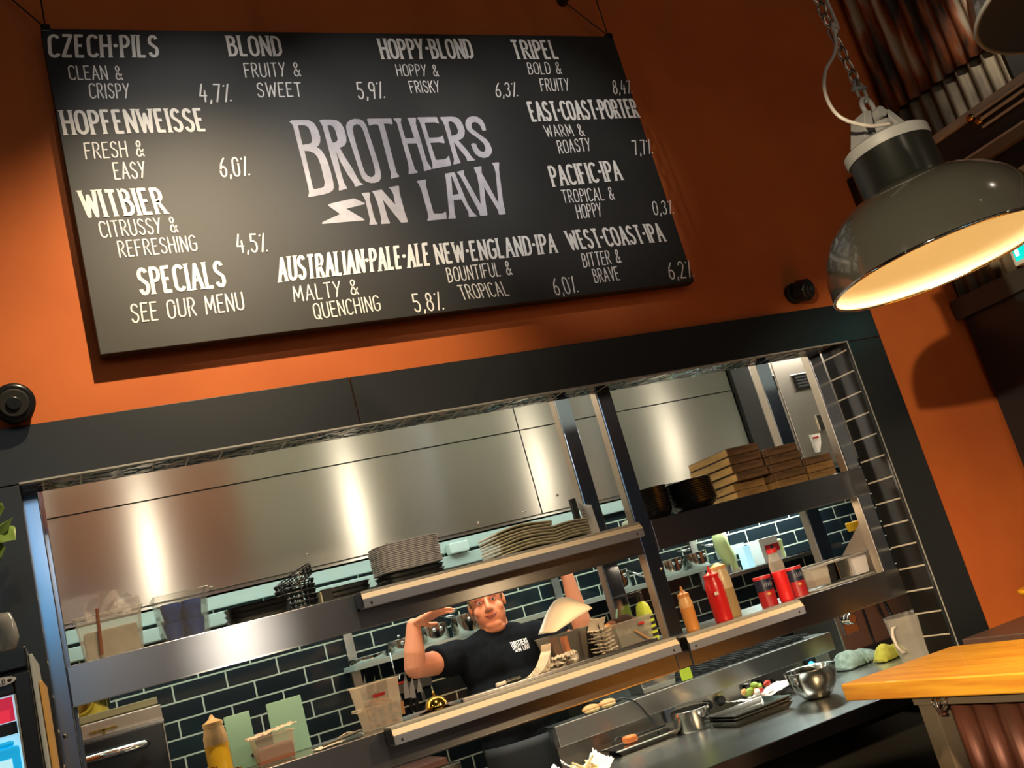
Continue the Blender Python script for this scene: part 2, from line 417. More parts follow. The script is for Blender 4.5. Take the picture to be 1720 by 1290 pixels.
def wloc(o):
    p = Vector(o.location)
    while o.parent is not None:
        o = o.parent; p = p + Vector(o.location)
    return p


def tag(o, label, cat, group=None, kind=None):
    if label: o['label'] = label
    if cat: o['category'] = cat
    if group: o['group'] = group
    if kind: o['kind'] = kind
    return o


def thing(name, loc, label, cat, group=None, rz=0.0):
    o = bpy.data.objects.new(name, None); COL.objects.link(o)
    o.empty_display_size = 0.05; o.location = loc; o.rotation_euler = (0, 0, rz)
    return tag(o, label, cat, group)


def struct(name, mb, mat, label=None, **kw):
    o = mb.build(name, mat, **kw); o['kind'] = 'structure'
    if label: o['label'] = label
    return o


def dup(root, loc, label=None, rz=None, rot=None, scale=None, group=None):
    r = root.copy(); COL.objects.link(r); r.location = loc
    if rz is not None: r.rotation_euler = (0, 0, rz)
    if rot is not None: r.rotation_euler = rot
    if scale is not None: r.scale = scale
    if label: r['label'] = label
    if group: r['group'] = group
    for ch in list(root.children):
        c = ch.copy(); COL.objects.link(c); c.parent = r
        for g in list(ch.children):
            d = g.copy(); COL.objects.link(d); d.parent = c
    return r


def one(name, mb, mat, label, cat, group=None, **kw):
    """a thing that is one mesh, its origin at its base"""
    mb.bm.verts.ensure_lookup_table()
    xs = [v.co for v in mb.bm.verts]
    c = Vector((sum(v.x for v in xs) / len(xs), sum(v.y for v in xs) / len(xs), min(v.z for v in xs)))
    bmesh.ops.translate(mb.bm, vec=-c, verts=mb.bm.verts)
    o = mb.build(name, mat, **kw); o.location = c
    return tag(o, label, cat, group)


def crumple(seed, amp):
    r = random.Random(seed); ph = [(r.uniform(20, 60), r.uniform(20, 60), r.uniform(0, 6)) for _ in range(5)]
    return lambda u, v: sum(math.sin(a * u + b * v + c) for a, b, c in ph) / 5 * amp


def spline(pts, n=6):
    """smooth curve through points (Catmull-Rom)"""
    P = [Vector(p) for p in pts]; P = [2 * P[0] - P[1]] + P + [2 * P[-1] - P[-2]]; out = []
    for i in range(1, len(P) - 2):
        a, b, c, d = P[i - 1:i + 3]
        for k in range(n):
            t = k / n
            out.append(0.5 * ((2 * b) + (c - a) * t + (2 * a - 5 * b + 4 * c - d) * t * t + (3 * b - a - 3 * c + d) * t ** 3))
    return out + [P[-2]]

# ================================================================== THE SETTING
XL, XR = -0.06, 3.085            # opening
ZT = 2.329                       # soffit
RX = 3.87                        # right-hand wall
# front (orange) wall around the pass, 14 cm thick
struct('wall_back', MB().box(-4, XL - 0.006, 3.0, 3.14, 0, 5.2).box(XR + 0.006, RX, 3.0, 3.14, 0, 5.2).box(XL - 0.006, XR + 0.006, 3.0, 3.14, ZT + 0.006, 5.2).box(XL - 0.006, XR + 0.006, 3.0, 3.14, 0, 0.30), 'plaster', 'orange plastered wall around the kitchen pass')
struct('wall_right', MB().box(RX, RX + 0.15, -5, 3.14, 0, 5.2), 'darkwood_wall')
struct('wall_left', MB().box(-4.15, -4, -5, 3.14, 0, 5.2), 'darkwood_wall')
struct('wall_rear', MB().box(-4.15, RX + 0.15, -5.15, -5, 0, 5.2), 'rear_wall')
struct('floor', MB().box(-4.15, 6, -5.15, 5.2, -0.1, 0), 'floor')
struct('ceiling', MB().box(-4.15, RX + 0.15, -5.15, 3.14, 5.2, 5.3), 'ceiling')
struct('blue_glow_panel', MB().box(-0.75, 0.06, -4.99, -4.96, 2.6, 4.1), 'blue_glow')  # unseen glowing panel added for the blue reflection on the left post
# kitchen shell
struct('wall_kitchen_back', MB().box(-0.6, 6, 5.0, 5.15, 0, 2.95), 'tile', 'black metro tiled kitchen wall with pale joints')
struct('wall_kitchen_left', MB().box(-0.75, -0.6, 3.14, 5.15, 0, 2.95), 'kitchen_white')
struct('wall_kitchen_right', MB().box(4.75, 4.9, 3.14, 5.15, 0, 2.95), 'tile_jamb')
struct('ceiling_kitchen', MB().box(-0.75, 6, 3.14, 5.15, 2.95, 3.05), 'kitchen_white')
struct('wall_kitchen_front', MB().box(RX, 6, 3.0, 3.14, 0, 1.7), 'plaster')
struct('trim_12', MB().box(RX, 6, 3.0, 3.14, 1.7, 2.95), 'kitchen_white', 'pale upper part of the kitchen front wall, added for the hood reflection')  # unseen wall made pale here so the hood reflects grey
# black surround
struct('trim_1', MB().box(-0.262, 0.940, 2.985, 3.0, ZT - 0.004, 2.492), 'black_panel', 'left part of the black header above the pass', bevel=0.002)
struct('trim_2', MB().box(0.943, 3.279, 2.985, 3.0, ZT - 0.004, 2.492), 'black_panel', 'right part of the black header above the pass', bevel=0.002)
struct('trim_3', MB().box(-0.60, XL, 2.985, 3.0, 0.0, ZT - 0.006), 'black_panel', 'black panel left of the pass', bevel=0.002)
struct('trim_4', MB().box(XR - 0.004, 3.279, 2.985, 3.0, 0.0, ZT - 0.006), 'black_panel', 'black panel right of the pass', bevel=0.002)
struct('trim_5', MB().box(XL - 0.006, XR + 0.006, 3.0, 3.145, ZT, ZT + 0.006), 'tile_soffit', 'glossy black tiles under the header')
struct('trim_6', MB().box(XR, XR + 0.006, 3.0, 3.145, 0.5, ZT), 'tile_jamb', 'glossy black tiles on the right jamb')
struct('trim_7', MB().box(XL - 0.006, XL, 3.0, 3.145, 0.5, ZT), 'tile_jamb', 'glossy black tiles on the left jamb')
struct('trim_8', MB().box(XR - 0.001, XR + 0.004, 2.982, 3.002, 0.5, ZT).box(XL, XR, 2.982, 3.001, ZT - 0.006, ZT), 'grey_metal', 'thin metal bead on the tile edge', bevel=0.001)
struct('trim_11', MB().box(0.95, RX, 3.1405, 3.146, 2.34, 2.94), 'kitchen_white', 'pale panel added inside the kitchen above the pass for the hood to reflect')  # unseen reflector added to keep the right part of the hood pale
struct('trim_13', MB().box(3.10, RX, 3.1405, 3.146, 0.3, 2.335), 'black_panel', 'dark panel added inside the kitchen right of the pass for the rear post to reflect')  # unseen dark sheet added to darken the reflection in the rear post
# right-hand wall openings
struct('trim_9', MB().box(RX - 0.10, RX, -1.0, 2.985, 2.335, 2.425), 'beam', 'dark lintel over the right doorway')
struct('window_2', MB().box(RX - 0.06, RX, -1.0, 2.975, 0.0, 2.333), 'black_panel', 'dark glazed doorway on the right')
struct('trim_10', MB().box(RX - 0.085, RX - 0.061, 2.50, 2.56, 0.0, 2.333), 'grey_metal', 'grey mullion in the right doorway')

# ================================================================== MENU BOARD
YB = 2.93
bx0, bx1, bz0, bz1 = 0.204, 2.376, 2.655, 3.772
board = thing('menu_board', (1.29, YB, bz0), 'large black chalkboard beer menu hanging on the orange wall', 'menu board')
MB().box(bx0, bx1, YB, YB + 0.02, bz0, bz1).build('panel', 'chalk', board, bevel=0.002)
mb = MB()
for (x0, x1, z0, z1) in ((bx0, bx1, bz0, bz0 + 0.04), (bx0, bx1, bz1 - 0.04, bz1), (bx0, bx0 + 0.04, bz0 + 0.04, bz1 - 0.04), (bx1 - 0.04, bx1, bz0 + 0.04, bz1 - 0.04)):
    mb.box(x0, x1, YB + 0.02, YB + 0.045, z0, z1)
mb.build('backing_frame', 'black_matt', board)
for x in (bx0 + 0.015, bx1 - 0.015):
    MB().box(x - 0.014, x + 0.014, YB - 0.004, YB + 0.03, bz1 - 0.012, bz1 + 0.016).build('corner_bracket', 'black_plastic', board, bevel=0.003)
    h = MB(); sg = -1
    h.tube([(x, YB + 0.01, bz1 + 0.01), (x - 0.12, YB + 0.055, bz1 + 0.20), (x - 0.125, 2.992, bz1 + 0.21)], 0.0025)
    h.tube([(x, YB + 0.01, bz1 + 0.01), (x + 0.012, YB + 0.02, bz1 + 0.5), (x + 0.015, YB + 0.03, 5.19)], 0.0025)
    h.build('hanging_cable', 'black_rope', board)
    MB().rod((x - 0.13, 2.998, bz1 + 0.215), (x - 0.13, 2.965, bz1 + 0.215), 0.022, 16).build('wall_anchor', 'black_plastic', board, smooth='auto')

# ---- hand lettering: letters as brush strokes in a cell 1 high
def arc(cx, cy, rx, ry, a0, a1, n=10):
    return [(cx + rx * math.cos(math.radians(a0 + (a1 - a0) * k / n)), cy + ry * math.sin(math.radians(a0 + (a1 - a0) * k / n))) for k in range(n + 1)]

GL = {
    'A': (.52, [[(0, 0), (.26, 1), (.52, 0)], [(.10, .34), (.42, .34)]]),
    'B': (.42, [[(0, 0), (0, 1)], [(0, 1), (.16, 1)] + arc(.16, .78, .20, .22, 90, -90, 8) + [(0, .56)], [(0, .56), (.18, .56)] + arc(.18, .28, .24, .28, 90, -90, 8) + [(0, 0)]]),
    'C': (.44, [arc(.25, .76, .24, .24, 25, 180, 8) + arc(.25, .24, .24, .24, 180, 335, 8)]),
    'D': (.44, [[(0, 0), (0, 1), (.14, 1)] + arc(.14, .72, .30, .28, 90, 0, 6) + arc(.14, .28, .30, .28, 0, -90, 6) + [(0, 0)]]),
    'E': (.38, [[(.38, 1), (0, 1), (0, 0), (.38, 0)], [(0, .52), (.30, .52)]]),
    'F': (.38, [[(.38, 1), (0, 1), (0, 0)], [(0, .52), (.30, .52)]]),
    'G': (.46, [arc(.25, .76, .24, .24, 25, 180, 8) + arc(.25, .24, .24, .24, 180, 350, 8) + [(.49, .46), (.28, .46)]]),
    'H': (.46, [[(0, 0), (0, 1)], [(.46, 0), (.46, 1)], [(0, .52), (.46, .52)]]),
    'I': (.02, [[(.01, 0), (.01, 1)]]),
    'K': (.44, [[(0, 0), (0, 1)], [(.42, 1), (0, .42)], [(.13, .6), (.44, 0)]]),
    'L': (.36, [[(0, 1), (0, 0), (.36, 0)]]),
    'M': (.62, [[(0, 0), (.06, 1), (.31, .25), (.56, 1), (.62, 0)]]),
    'N': (.46, [[(0, 0), (0, 1), (.46, 0), (.46, 1)]]),
    'O': (.48, [arc(.24, .74, .24, .26, 0, 180, 10) + arc(.24, .26, .24, .26, 180, 360, 10) + [(.48, .74)]]),
    'P': (.40, [[(0, 0), (0, 1), (.18, 1)] + arc(.18, .74, .22, .26, 90, -90, 8) + [(0, .48)]]),
    'Q': (.48, [arc(.24, .74, .24, .26, 0, 180, 10) + arc(.24, .26, .24, .26, 180, 360, 10) + [(.48, .74)], [(.28, .22), (.50, -.05)]]),
    'R': (.44, [[(0, 0), (0, 1), (.18, 1)] + arc(.18, .75, .22, .25, 90, -90, 8) + [(0, .50)], [(.16, .50), (.44, 0)]]),
    'S': (.42, [arc(.21, .77, .20, .23, 20, 215, 9) + [(.21, .52)] + arc(.21, .25, .21, .25, 40, -165, 9)]),
    'T': (.46, [[(0, 1), (.46, 1)], [(.23, 1), (.23, 0)]]),
    'U': (.46, [[(0, 1), (0, .26)] + arc(.23, .24, .23, .24, 180, 360, 10) + [(.46, 1)]]),
    'V': (.48, [[(0, 1), (.24, 0), (.48, 1)]]),
    'W': (.70, [[(0, 1), (.16, 0), (.35, .82), (.54, 0), (.70, 1)]]),
    'X': (.46, [[(0, 0), (.46, 1)], [(0, 1), (.46, 0)]]),
    'Y': (.46, [[(0, 1), (.23, .46), (.46, 1)], [(.26, .52), (.10, 0)]]),
    'Z': (.44, [[(0, 1), (.44, 1), (0, 0), (.44, 0)]]),
    '0': (.42, [arc(.21, .74, .21, .26, 0, 180, 10) + arc(.21, .26, .21, .26, 180, 360, 10) + [(.42, .74)]]),
    '2': (.42, [arc(.21, .76, .20, .24, 165, -20, 9) + [(0, 0), (.42, 0)]]),
    '3': (.40, [arc(.19, .77, .20, .23, 150, -80, 9) + arc(.19, .27, .21, .27, 80, -150, 9)]),
    '4': (.46, [[(.16, 1), (0, .34), (.44, .34)], [(.34, .62), (.34, 0)]]),
    '5': (.42, [[(.40, 1), (.06, 1), (.02, .58)] + arc(.19, .30, .22, .30, 110, -150, 10)]),
    '6': (.42, [[(.34, .98), (.12, .70)] + arc(.21, .27, .21, .27, 160, -200, 14)]),
    '7': (.40, [[(0, 1), (.40, 1), (.14, 0)]]),
    '8': (.42, [arc(.21, .78, .17, .22, -90, 270, 14), arc(.21, .28, .21, .28, 90, 450, 14)]),
    '9': (.42, [arc(.21, .73, .21, .27, -20, 340, 14), [(.42, .73), (.30, 0)]]),
    ',': (.06, [[(.05, .06), (.0, -.12)]]),
    '-': (.10, [[(.04, .52), (.06, .52)]]),
    '&': (.52, [[(.52, 0), (.10, .70)] + arc(.22, .82, .14, .17, 200, -20, 8) + [(.08, .40)] + arc(.20, .20, .19, .20, 140, 300, 8) + [(.50, .42)]]),
    '%': (.46, [[(.02, .90), (.05, .93)], [(.34, 1), (.10, 0)], [(.43, .03), (.46, .05)]]),
    ' ': (.26, []),
}


def ribbon(bm, pts, w, f, caps=True):
    """brush stroke of width w along 2-D points; sharp corners start a new stroke, a hair nearer; f maps (x, y, k) to 3-D"""
    P = [Vector(p) for p in pts]; runs = [[P[0]]]
    for i in range(1, len(P)):
        runs[-1].append(P[i])
        if i < len(P) - 1:
            d0 = (P[i] - P[i - 1]).normalized(); d1 = (P[i + 1] - P[i]).normalized()
            if d0.dot(d1) < 0.55: runs.append([P[i]])
    for k, Q in enumerate(runs):
        n = len(Q); L, R = [], []
        for i in range(n):
            d0 = (Q[i] - Q[i - 1]).normalized() if i else (Q[1] - Q[0]).normalized()
            d1 = (Q[i + 1] - Q[i]).normalized() if i < n - 1 else d0
            t = (d0 + d1).normalized(); nn = Vector((-t.y, t.x)); c = min(1.4, 1 / max(0.5, nn.dot(Vector((-d0.y, d0.x)))))
            L.append(Q[i] + nn * w / 2 * c); R.append(Q[i] - nn * w / 2 * c)
        vl = [bm.verts.new(f(p.x, p.y, k)) for p in L]; vr = [bm.verts.new(f(p.x, p.y, k)) for p in R]
        for i in range(n - 1):
            bm.faces.new((vl[i], vl[i + 1], vr[i + 1], vr[i]))
        for end, (va, vb), d in ((0, (vl[0], vr[0]), Q[0] - Q[1]), (1, (vl[-1], vr[-1]), Q[-1] - Q[-2])):
            if not caps and ((end == 0 and k == 0) or (end == 1 and k == len(runs) - 1)): continue
            c_ = Q[0] if end == 0 else Q[-1]; a0 = math.atan2(d.y, d.x)
            s_ = 1 if end == 1 else -1
            mid = [bm.verts.new(f(c_.x + w / 2 * math.cos(a0 + s_ * math.radians(g)), c_.y + w / 2 * math.sin(a0 + s_ * math.radians(g)), k)) for g in (60, 30, 0, -30, -60)]
            try: bm.faces.new([va] + mid + [vb])
            except ValueError: pass


def lettering(txt, bl, br, tl, weight, serif=0.0, gap=0.16, yplane=YB - 0.0012):
    """text laid on the board between its lower left, lower right and upper left corners"""
    b0, b1, t0 = (ay(*p, YB) for p in (bl, br, tl))
    total = sum(GL[c][0] for c in txt) + gap * (len(txt) - 1)
    ux = (b1 - b0) / total; uy = (t0 - b0)
    upy = Vector((0, 0, uy.z)); hgt = uy.length
    ux = Vector((ux.x, 0, ux.z)); uy = Vector((uy.x, 0, uy.z))
    asp = ux.length / hgt                           # horizontal squeeze of the cell
    m = MB(); x = 0.0; w2 = weight / 2
    for n_, c in enumerate(txt):
        w, strokes = GL[c]; base = 0.0009 * (n_ % 2); lay = 0
        for st in strokes:
            # work in a cell whose unit is the height so that strokes keep an even width
            q = [((x + px) * asp, py) for px, py in st]
            f = lambda a, b, k=0: Vector((0, yplane - base - 0.00013 * (lay + k), 0)) + Vector((b0.x, 0, b0.z)) + ux * (a / asp) + uy * b
            ribbon(m.bm, q, weight * (1.25 if c == '-' else 1), f, not serif or c == '-')
            lay += 3
            if serif:
                for (px, py), (qx, qy) in ((st[0], st[1]), (st[-1], st[-2])):
                    if (abs(py) < .02 or abs(py - 1) < .02) and abs(px - qx) < abs(py - qy) * 0.6:
                        cx, s_ = (x + px) * asp, (1 if py > .5 else -1)
                        pts = [(cx - w2, py), (cx - w2 - serif, py + s_ * weight * .30), (cx - w2 - serif, py + s_ * weight * .46), (cx + w2 + serif, py + s_ * weight * .46), (cx + w2 + serif, py + s_ * weight * .30), (cx + w2, py)]
                        m.bm.faces.new([m.bm.verts.new(f(*p)) for p in pts])
        x += w + gap
    return m


HEAD = [('CZECH-PILS', (84, 95), (265, 95), (82, 60)), ('BLOND', (387, 93), (473, 93), (381, 62)), ('HOPFENWEISSE', (110, 225), (345, 219), (102, 188)),
        ('WITBIER', (145, 364), (279, 357), (133, 323)), ('SPECIALS', (238, 494), (378, 480), (231, 453)), ('AUSTRALIAN-PALE-ALE', (470, 472), (722, 444), (467, 435)),
        ('NEW-ENGLAND-IPA', (735, 443), (935, 423), (729, 412)), ('WEST-COAST-IPA', (960, 419), (1117, 404), (949, 390)), ('HOPPY-BLOND', (643, 98), (795, 97), (635, 67)),
        ('TRIPEL', (866, 98), (938, 98), (857, 69)), ('EAST-COAST-PORTER', (895, 203), (1073, 196), (886, 173)), ('PACIFIC-IPA', (930, 312), (1045, 301), (921, 281))]
BODY = [('CLEAN &', (118, 134), (206, 134), (114, 111)), ('CRISPY', (152, 165), (218, 165), (149, 141)), ('4,7%', (337, 171), (388, 171), (334, 142)),
        ('FRUITY &', (413, 130), (505, 128), (409, 107)), ('SWEET', (434, 163), (507, 162), (431, 140)), ('FRESH &', (145, 267), (242, 262), (141, 241)),
        ('EASY', (194, 301), (246, 299), (189, 274)), ('6,0%', (372, 297), (419, 295), (367, 266)), ('CITRUSSY &', (171, 399), (299, 390), (165, 373)),
        ('REFRESHING', (202, 432), (331, 421), (197, 406)), ('4,5%', (400, 424), (449, 423), (396, 394)), ('SEE OUR MENU', (223, 542), (410, 520), (219, 512)),
        ('MALTY &', (495, 507), (602, 494), (491, 482)), ('QUENCHING', (530, 536), (639, 521), (525, 511)), ('5,8%', (698, 524), (745, 520), (691, 495)),
        ('BOUNTIFUL &', (754, 474), (860, 461), (749, 451)), ('TROPICAL', (777, 503), (855, 496), (768, 480)), ('6,0%', (934, 496), (971, 491), (925, 469)),
        ('BITTER &', (981, 449), (1043, 441), (976, 427)), ('BRAVE', (1000, 475), (1041, 470), (994, 453)), ('6,2%', (1126, 469), (1165, 465), (1119, 442)),
        ('HOPPY &', (668, 128), (737, 128), (664, 109)), ('FRISKY', (691, 156), (740, 155), (686, 137)), ('5,9%', (603, 166), (646, 165), (598, 139)),
        ('6,3%', (834, 163), (869, 162), (831, 140)), ('BOLD &', (889, 125), (943, 124), (885, 106)), ('FRUITY', (910, 153), (957, 152), (906, 133)),
        ('8,4%', (1031, 158), (1061, 157), (1028, 136)), ('WARM &', (919, 230), (982, 228), (912, 211)), ('ROASTY', (940, 258), (993, 253), (935, 237)),
        ('7,7%', (1066, 260), (1096, 258), (1061, 237)), ('TROPICAL &', (947, 341), (1032, 335), (942, 320)), ('HOPPY', (971, 367), (1012, 363), (966, 345)),
        ('0,3%', (1099, 361), (1131, 359), (1095, 339))]
for t_, a_, b_, c_ in HEAD: lettering(t_, a_, b_, c_, 0.140, 0.035, 0.26).build('beer_name', 'paint', board)
for t_, a_, b_, c_ in BODY: lettering(t_, a_, b_, c_, 0.085, 0.0, 0.24).build('description_text', 'paint', board)

# ---- the big brush logo, each letter an outline (with holes)
LA, LB = (480.0, 180.0), (660.0, 180.0)
LOGO = [
    (LA, [[(35, 150), (60, 138), (180, 133), (240, 137), (290, 165), (330, 230), (355, 310), (355, 360), (340, 395), (320, 412), (365, 445), (400, 495), (430, 560), (465, 670), (490, 780), (497, 830), (485, 860), (450, 885), (380, 905), (300, 920), (235, 930), (230, 925), (240, 880), (232, 830), (160, 530), (75, 195), (60, 172)],
          [(125, 195), (140, 187), (190, 188), (230, 205), (255, 260), (270, 330), (268, 365), (245, 380), (172, 390)],
          [(192, 452), (240, 455), (290, 475), (330, 520), (360, 600), (385, 700), (402, 780), (395, 820), (370, 835), (290, 848), (278, 830)]]),
    (LA, [[(342, 142), (370, 130), (460, 130), (520, 135), (565, 165), (600, 220), (622, 300), (625, 360), (608, 395), (580, 412), (555, 418), (600, 500), (690, 640), (740, 735), (770, 780), (800, 797), (790, 803), (720, 823), (712, 818), (705, 790), (640, 700), (560, 560), (520, 465), (565, 660), (600, 780), (632, 835), (625, 845), (552, 864), (546, 855), (548, 810), (530, 745), (470, 540), (380, 200), (362, 165)],
          [(430, 195), (450, 185), (485, 200), (510, 240), (530, 310), (535, 340), (520, 360), (485, 370), (470, 340)]]),
    (LA, [[(620, 200), (630, 165), (660, 135), (710, 122), (760, 125), (800, 145), (830, 190), (850, 250), (960, 590), (980, 680), (982, 730), (965, 765), (925, 782), (880, 785), (830, 770), (790, 735), (770, 690), (630, 260)],
          [(690, 230), (695, 200), (710, 185), (735, 177), (765, 190), (790, 225), (810, 280), (890, 540), (918, 640), (920, 690), (905, 715), (880, 725), (845, 710), (815, 670), (795, 620), (730, 400), (700, 290)]]),
    (LA, [[(836, 126), (850, 120), (1088, 118), (1102, 170), (1095, 180), (1060, 172), (1010, 172), (1035, 260), (1125, 610), (1145, 680), (1172, 712), (1165, 722), (1090, 740), (1082, 735), (1085, 680), (1060, 590), (960, 200), (945, 180), (905, 180), (868, 192), (858, 190)]]),
    (LB, [[(5, 125), (8, 117), (80, 115), (85, 125), (80, 160), (128, 325), (218, 322), (180, 200), (165, 155), (148, 118), (155, 112), (232, 110), (238, 122), (235, 170), (350, 560), (398, 635), (390, 645), (325, 662), (318, 655), (315, 610), (245, 375), (145, 378), (200, 560), (225, 640), (258, 672), (250, 680), (168, 695), (160, 690), (163, 640), (150, 560), (40, 165)]]),
    (LB, [[(248, 112), (260, 105), (450, 103), (475, 165), (468, 172), (430, 158), (330, 162), (328, 175), (372, 318), (450, 315), (490, 310), (508, 295), (515, 298), (533, 368), (525, 375), (480, 365), (385, 370), (440, 540), (455, 547), (530, 538), (558, 528), (570, 505), (577, 508), (602, 598), (595, 605), (412, 640), (405, 635), (408, 600), (395, 545), (290, 190), (265, 135)]]),
    (LB, [[(482, 108), (495, 103), (600, 98), (650, 105), (690, 130), (720, 180), (740, 240), (738, 285), (720, 320), (690, 338), (672, 342), (760, 440), (815, 520), (848, 545), (840, 552), (772, 560), (765, 555), (755, 520), (625, 360), (665, 500), (698, 572), (692, 580), (628, 593), (622, 588), (630, 545), (610, 470), (530, 190), (510, 145)],
          [(570, 155), (590, 148), (620, 155), (650, 190), (670, 240), (668, 270), (650, 287), (605, 297)]]),
    (LB, [[(960, 240), (925, 247), (918, 235), (900, 190), (870, 162), (840, 155), (815, 165), (808, 195), (818, 225), (850, 250), (960, 330), (1000, 380), (1022, 440), (1015, 480), (985, 515), (940, 527), (890, 515), (845, 480), (820, 430), (805, 385), (815, 375), (850, 375), (858, 385), (870, 420), (900, 455), (930, 465), (950, 455), (955, 425), (935, 375), (880, 325), (800, 270), (765, 235), (745, 185), (750, 140), (775, 108), (820, 93), (870, 100), (920, 135), (950, 190)]]),
    (LA, [[(438, 1010), (455, 998), (690, 945), (712, 945), (815, 992), (815, 1003), (625, 1050), (812, 1160), (812, 1170), (378, 1207), (370, 1198), (385, 1185), (560, 1105), (440, 1020)]]),
    (LA, [[(783, 895), (790, 888), (858, 882), (866, 890), (865, 950), (905, 1110), (925, 1175), (947, 1205), (942, 1212), (868, 1217), (862, 1210), (868, 1160), (820, 960), (800, 920)]]),
    (LA, [[(890, 872), (900, 868), (985, 852), (995, 858), (1130, 1010), (1110, 900), (1080, 845), (1062, 835), (1070, 828), (1160, 812), (1168, 820), (1172, 880), (1226, 1080), (1261, 1185), (1250, 1190), (1190, 1193), (1185, 1188), (1000, 955), (1050, 1140), (1077, 1197), (1070, 1203), (990, 1208), (983, 1202), (985, 1150), (945, 990), (910, 900)]]),
    (LB, [[(243, 770), (250, 763), (332, 748), (340, 755), (340, 810), (395, 1010), (420, 1100), (500, 1100), (525, 1092), (538, 1077), (545, 1080), (557, 1148), (550, 1155), (360, 1175), (352, 1168), (365, 1140), (355, 1080), (290, 850), (262, 790)]]),
    (LB, [[(533, 695), (540, 688), (625, 672), (638, 680), (700, 830), (770, 1000), (820, 1080), (868, 1125), (860, 1130), (790, 1135), (782, 1130), (778, 1085), (705, 955), (625, 962), (635, 1090), (650, 1145), (640, 1150), (580, 1155), (571, 1148), (580, 1100), (560, 900), (545, 740)],
          [(600, 715), (605, 712), (680, 898), (640, 903), (615, 910)]]),
    (LB, [[(658, 675), (665, 668), (725, 652), (733, 658), (733, 700), (905, 1005), (890, 830), (865, 700), (833, 628), (840, 622), (905, 610), (913, 617), (915, 680), (1088, 995), (1060, 680), (1040, 610), (1022, 580), (1030, 575), (1088, 570), (1095, 578), (1093, 640), (1135, 970), (1162, 1100), (1155, 1107), (1100, 1112), (1092, 1105), (1085, 1070), (940, 825), (955, 990), (975, 1112), (968, 1118), (905, 1125), (897, 1118), (880, 1065), (740, 800), (690, 710)]]),
]
LOGO3 = []                                          # in board axes, kept for the shirt print
for org, loops in LOGO:
    L3 = []
    for lp in loops:
        q = [ay(org[0] + a / 6.145, org[1] + b / 6.145, YB) for a, b in lp]
        L3.append([Vector((p.x, p.z)) for p in q])
    LOGO3.append(L3)


def fill(bm, loops, f):
    vs = [[Vector((p[0], p[1], 0)) for p in lp] for lp in loops]
    tri = geometry.tessellate_polygon(vs)
    flat = [bm.verts.new(f(p)) for lp in loops for p in lp]
    for t in tri:
        try: bm.faces.new([flat[i] for i in t])
        except ValueError: pass


for k, L3 in enumerate(LOGO3):
    m = MB(); fill(m.bm, L3, lambda p: Vector((p[0], YB - 0.0012, p[1])))
    m.build('lightning_mark' if k == 8 else 'logo_letter', 'paint_lilac', board)

# ================================================================== HOOD AND KITCHEN SHELL FITTINGS
hood = thing('extractor_hood', (1.5, 4.3, 2.045), 'long brushed steel extractor hood above the cooking line', 'extractor hood')
MB().box(-0.58, 2.141, 4.30, 4.315, 2.475, 2.945).build('upper_panel', 'steel_hood', hood)
MB().box(2.147, 3.50, 4.30, 4.315, 2.475, 2.945).build('upper_panel', 'steel_hood', hood)
MB().box(-0.58, 2.141, 4.30, 4.315, 2.045, 2.469).build('lower_panel', 'steel_hood', hood)
MB().box(2.147, 3.50, 4.30, 4.315, 2.045, 2.469).build('lower_panel', 'steel_hood', hood)
MB().box(-0.58, 3.50, 4.317, 4.33, 2.05, 2.945).box(3.49, 3.502, 4.30, 4.98, 2.045, 2.945).build('body', 'beam', hood)
MB().box(-0.58, 3.50, 4.316, 4.40, 2.030, 2.044).box(-0.58, 3.50, 4.40, 4.41, 2.03, 2.07).build('drip_gutter', 'steel', hood)
for x in (0.56, 0.98, 1.34, 1.80, 2.05, 2.25, 2.6):
    MB().ball((x, 4.297, 2.085 + 0.03 * math.sin(x * 9)), (0.008, 0.005, 0.008), 10, 6).build('rivet', 'chrome', hood, smooth=True)
one('cable_trunking', MB().box(-0.58, 2.6, 4.93, 4.997, 1.938, 2.0).box(-0.58, 3.48, 4.97, 4.997, 2.02, 2.10), 'trunk', 'pale horizontal cable trunking on the tiles under the hood', 'trunking', bevel=0.004)
one('junction_box', MB().box(1.86, 1.97, 4.90, 4.965, 2.003, 2.06), 'kitchen_white', 'small pale junction box on the trunking below the hood', 'junction box', bevel=0.006)
# steel cabinets right of the hood
def tall_panel(x0, x1, y, z0, z1, label, vent):
    t = thing('steel_cabinet', ((x0 + x1) / 2, y, z0), label, 'cabinet')
    MB().box(x0, x1, y, y + 0.45, z0, z1).build('body', 'steel_side', t, bevel=0.003)
    if vent:
        vx, vz = vent
        MB().box(vx - 0.07, vx + 0.07, y - 0.006, y, vz - 0.05, vz + 0.05).build('vent_frame', 'steel_shine', t, bevel=0.004)
        v = MB()
        for k in range(4): v.box(vx - 0.045, vx + 0.045, y - 0.009, y - 0.005, vz - 0.032 + k * 0.018, vz - 0.022 + k * 0.018)
        v.build('vent_slot', 'black_matt', t)
    return t
one('hood_side_column', MB().box(3.51, 3.64, 4.28, 4.60, 1.95, 2.94), 'beam', 'dark narrow column at the right end of the hood', 'column')
tall_panel(3.65, 3.84, 4.32, 1.95, 2.94, 'pale steel cabinet with a vent, left of the right rear post', (3.76, 2.47))
t = tall_panel(3.845, 4.40, 4.32, 1.95, 2.94, 'pale steel cabinet with vent and notice, right of the right rear post', (4.02, 2.45))
p = ay(1372, 742, 4.31)
MB().prism([p + Vector((-.04, 0, .045)), p + Vector((.045, 0, .045)), p + Vector((.03, 0, -.01)), p + Vector((.0, 0, -.06)), p + Vector((-.035, 0, -.06))], (0, 0.008, 0)).build('notice', 'paper', t)
MB().box(p.x - .02, p.x + .02, 4.305, 4.309, p.z + .02, p.z + .03).build('notice_text', 'red_dark', t)
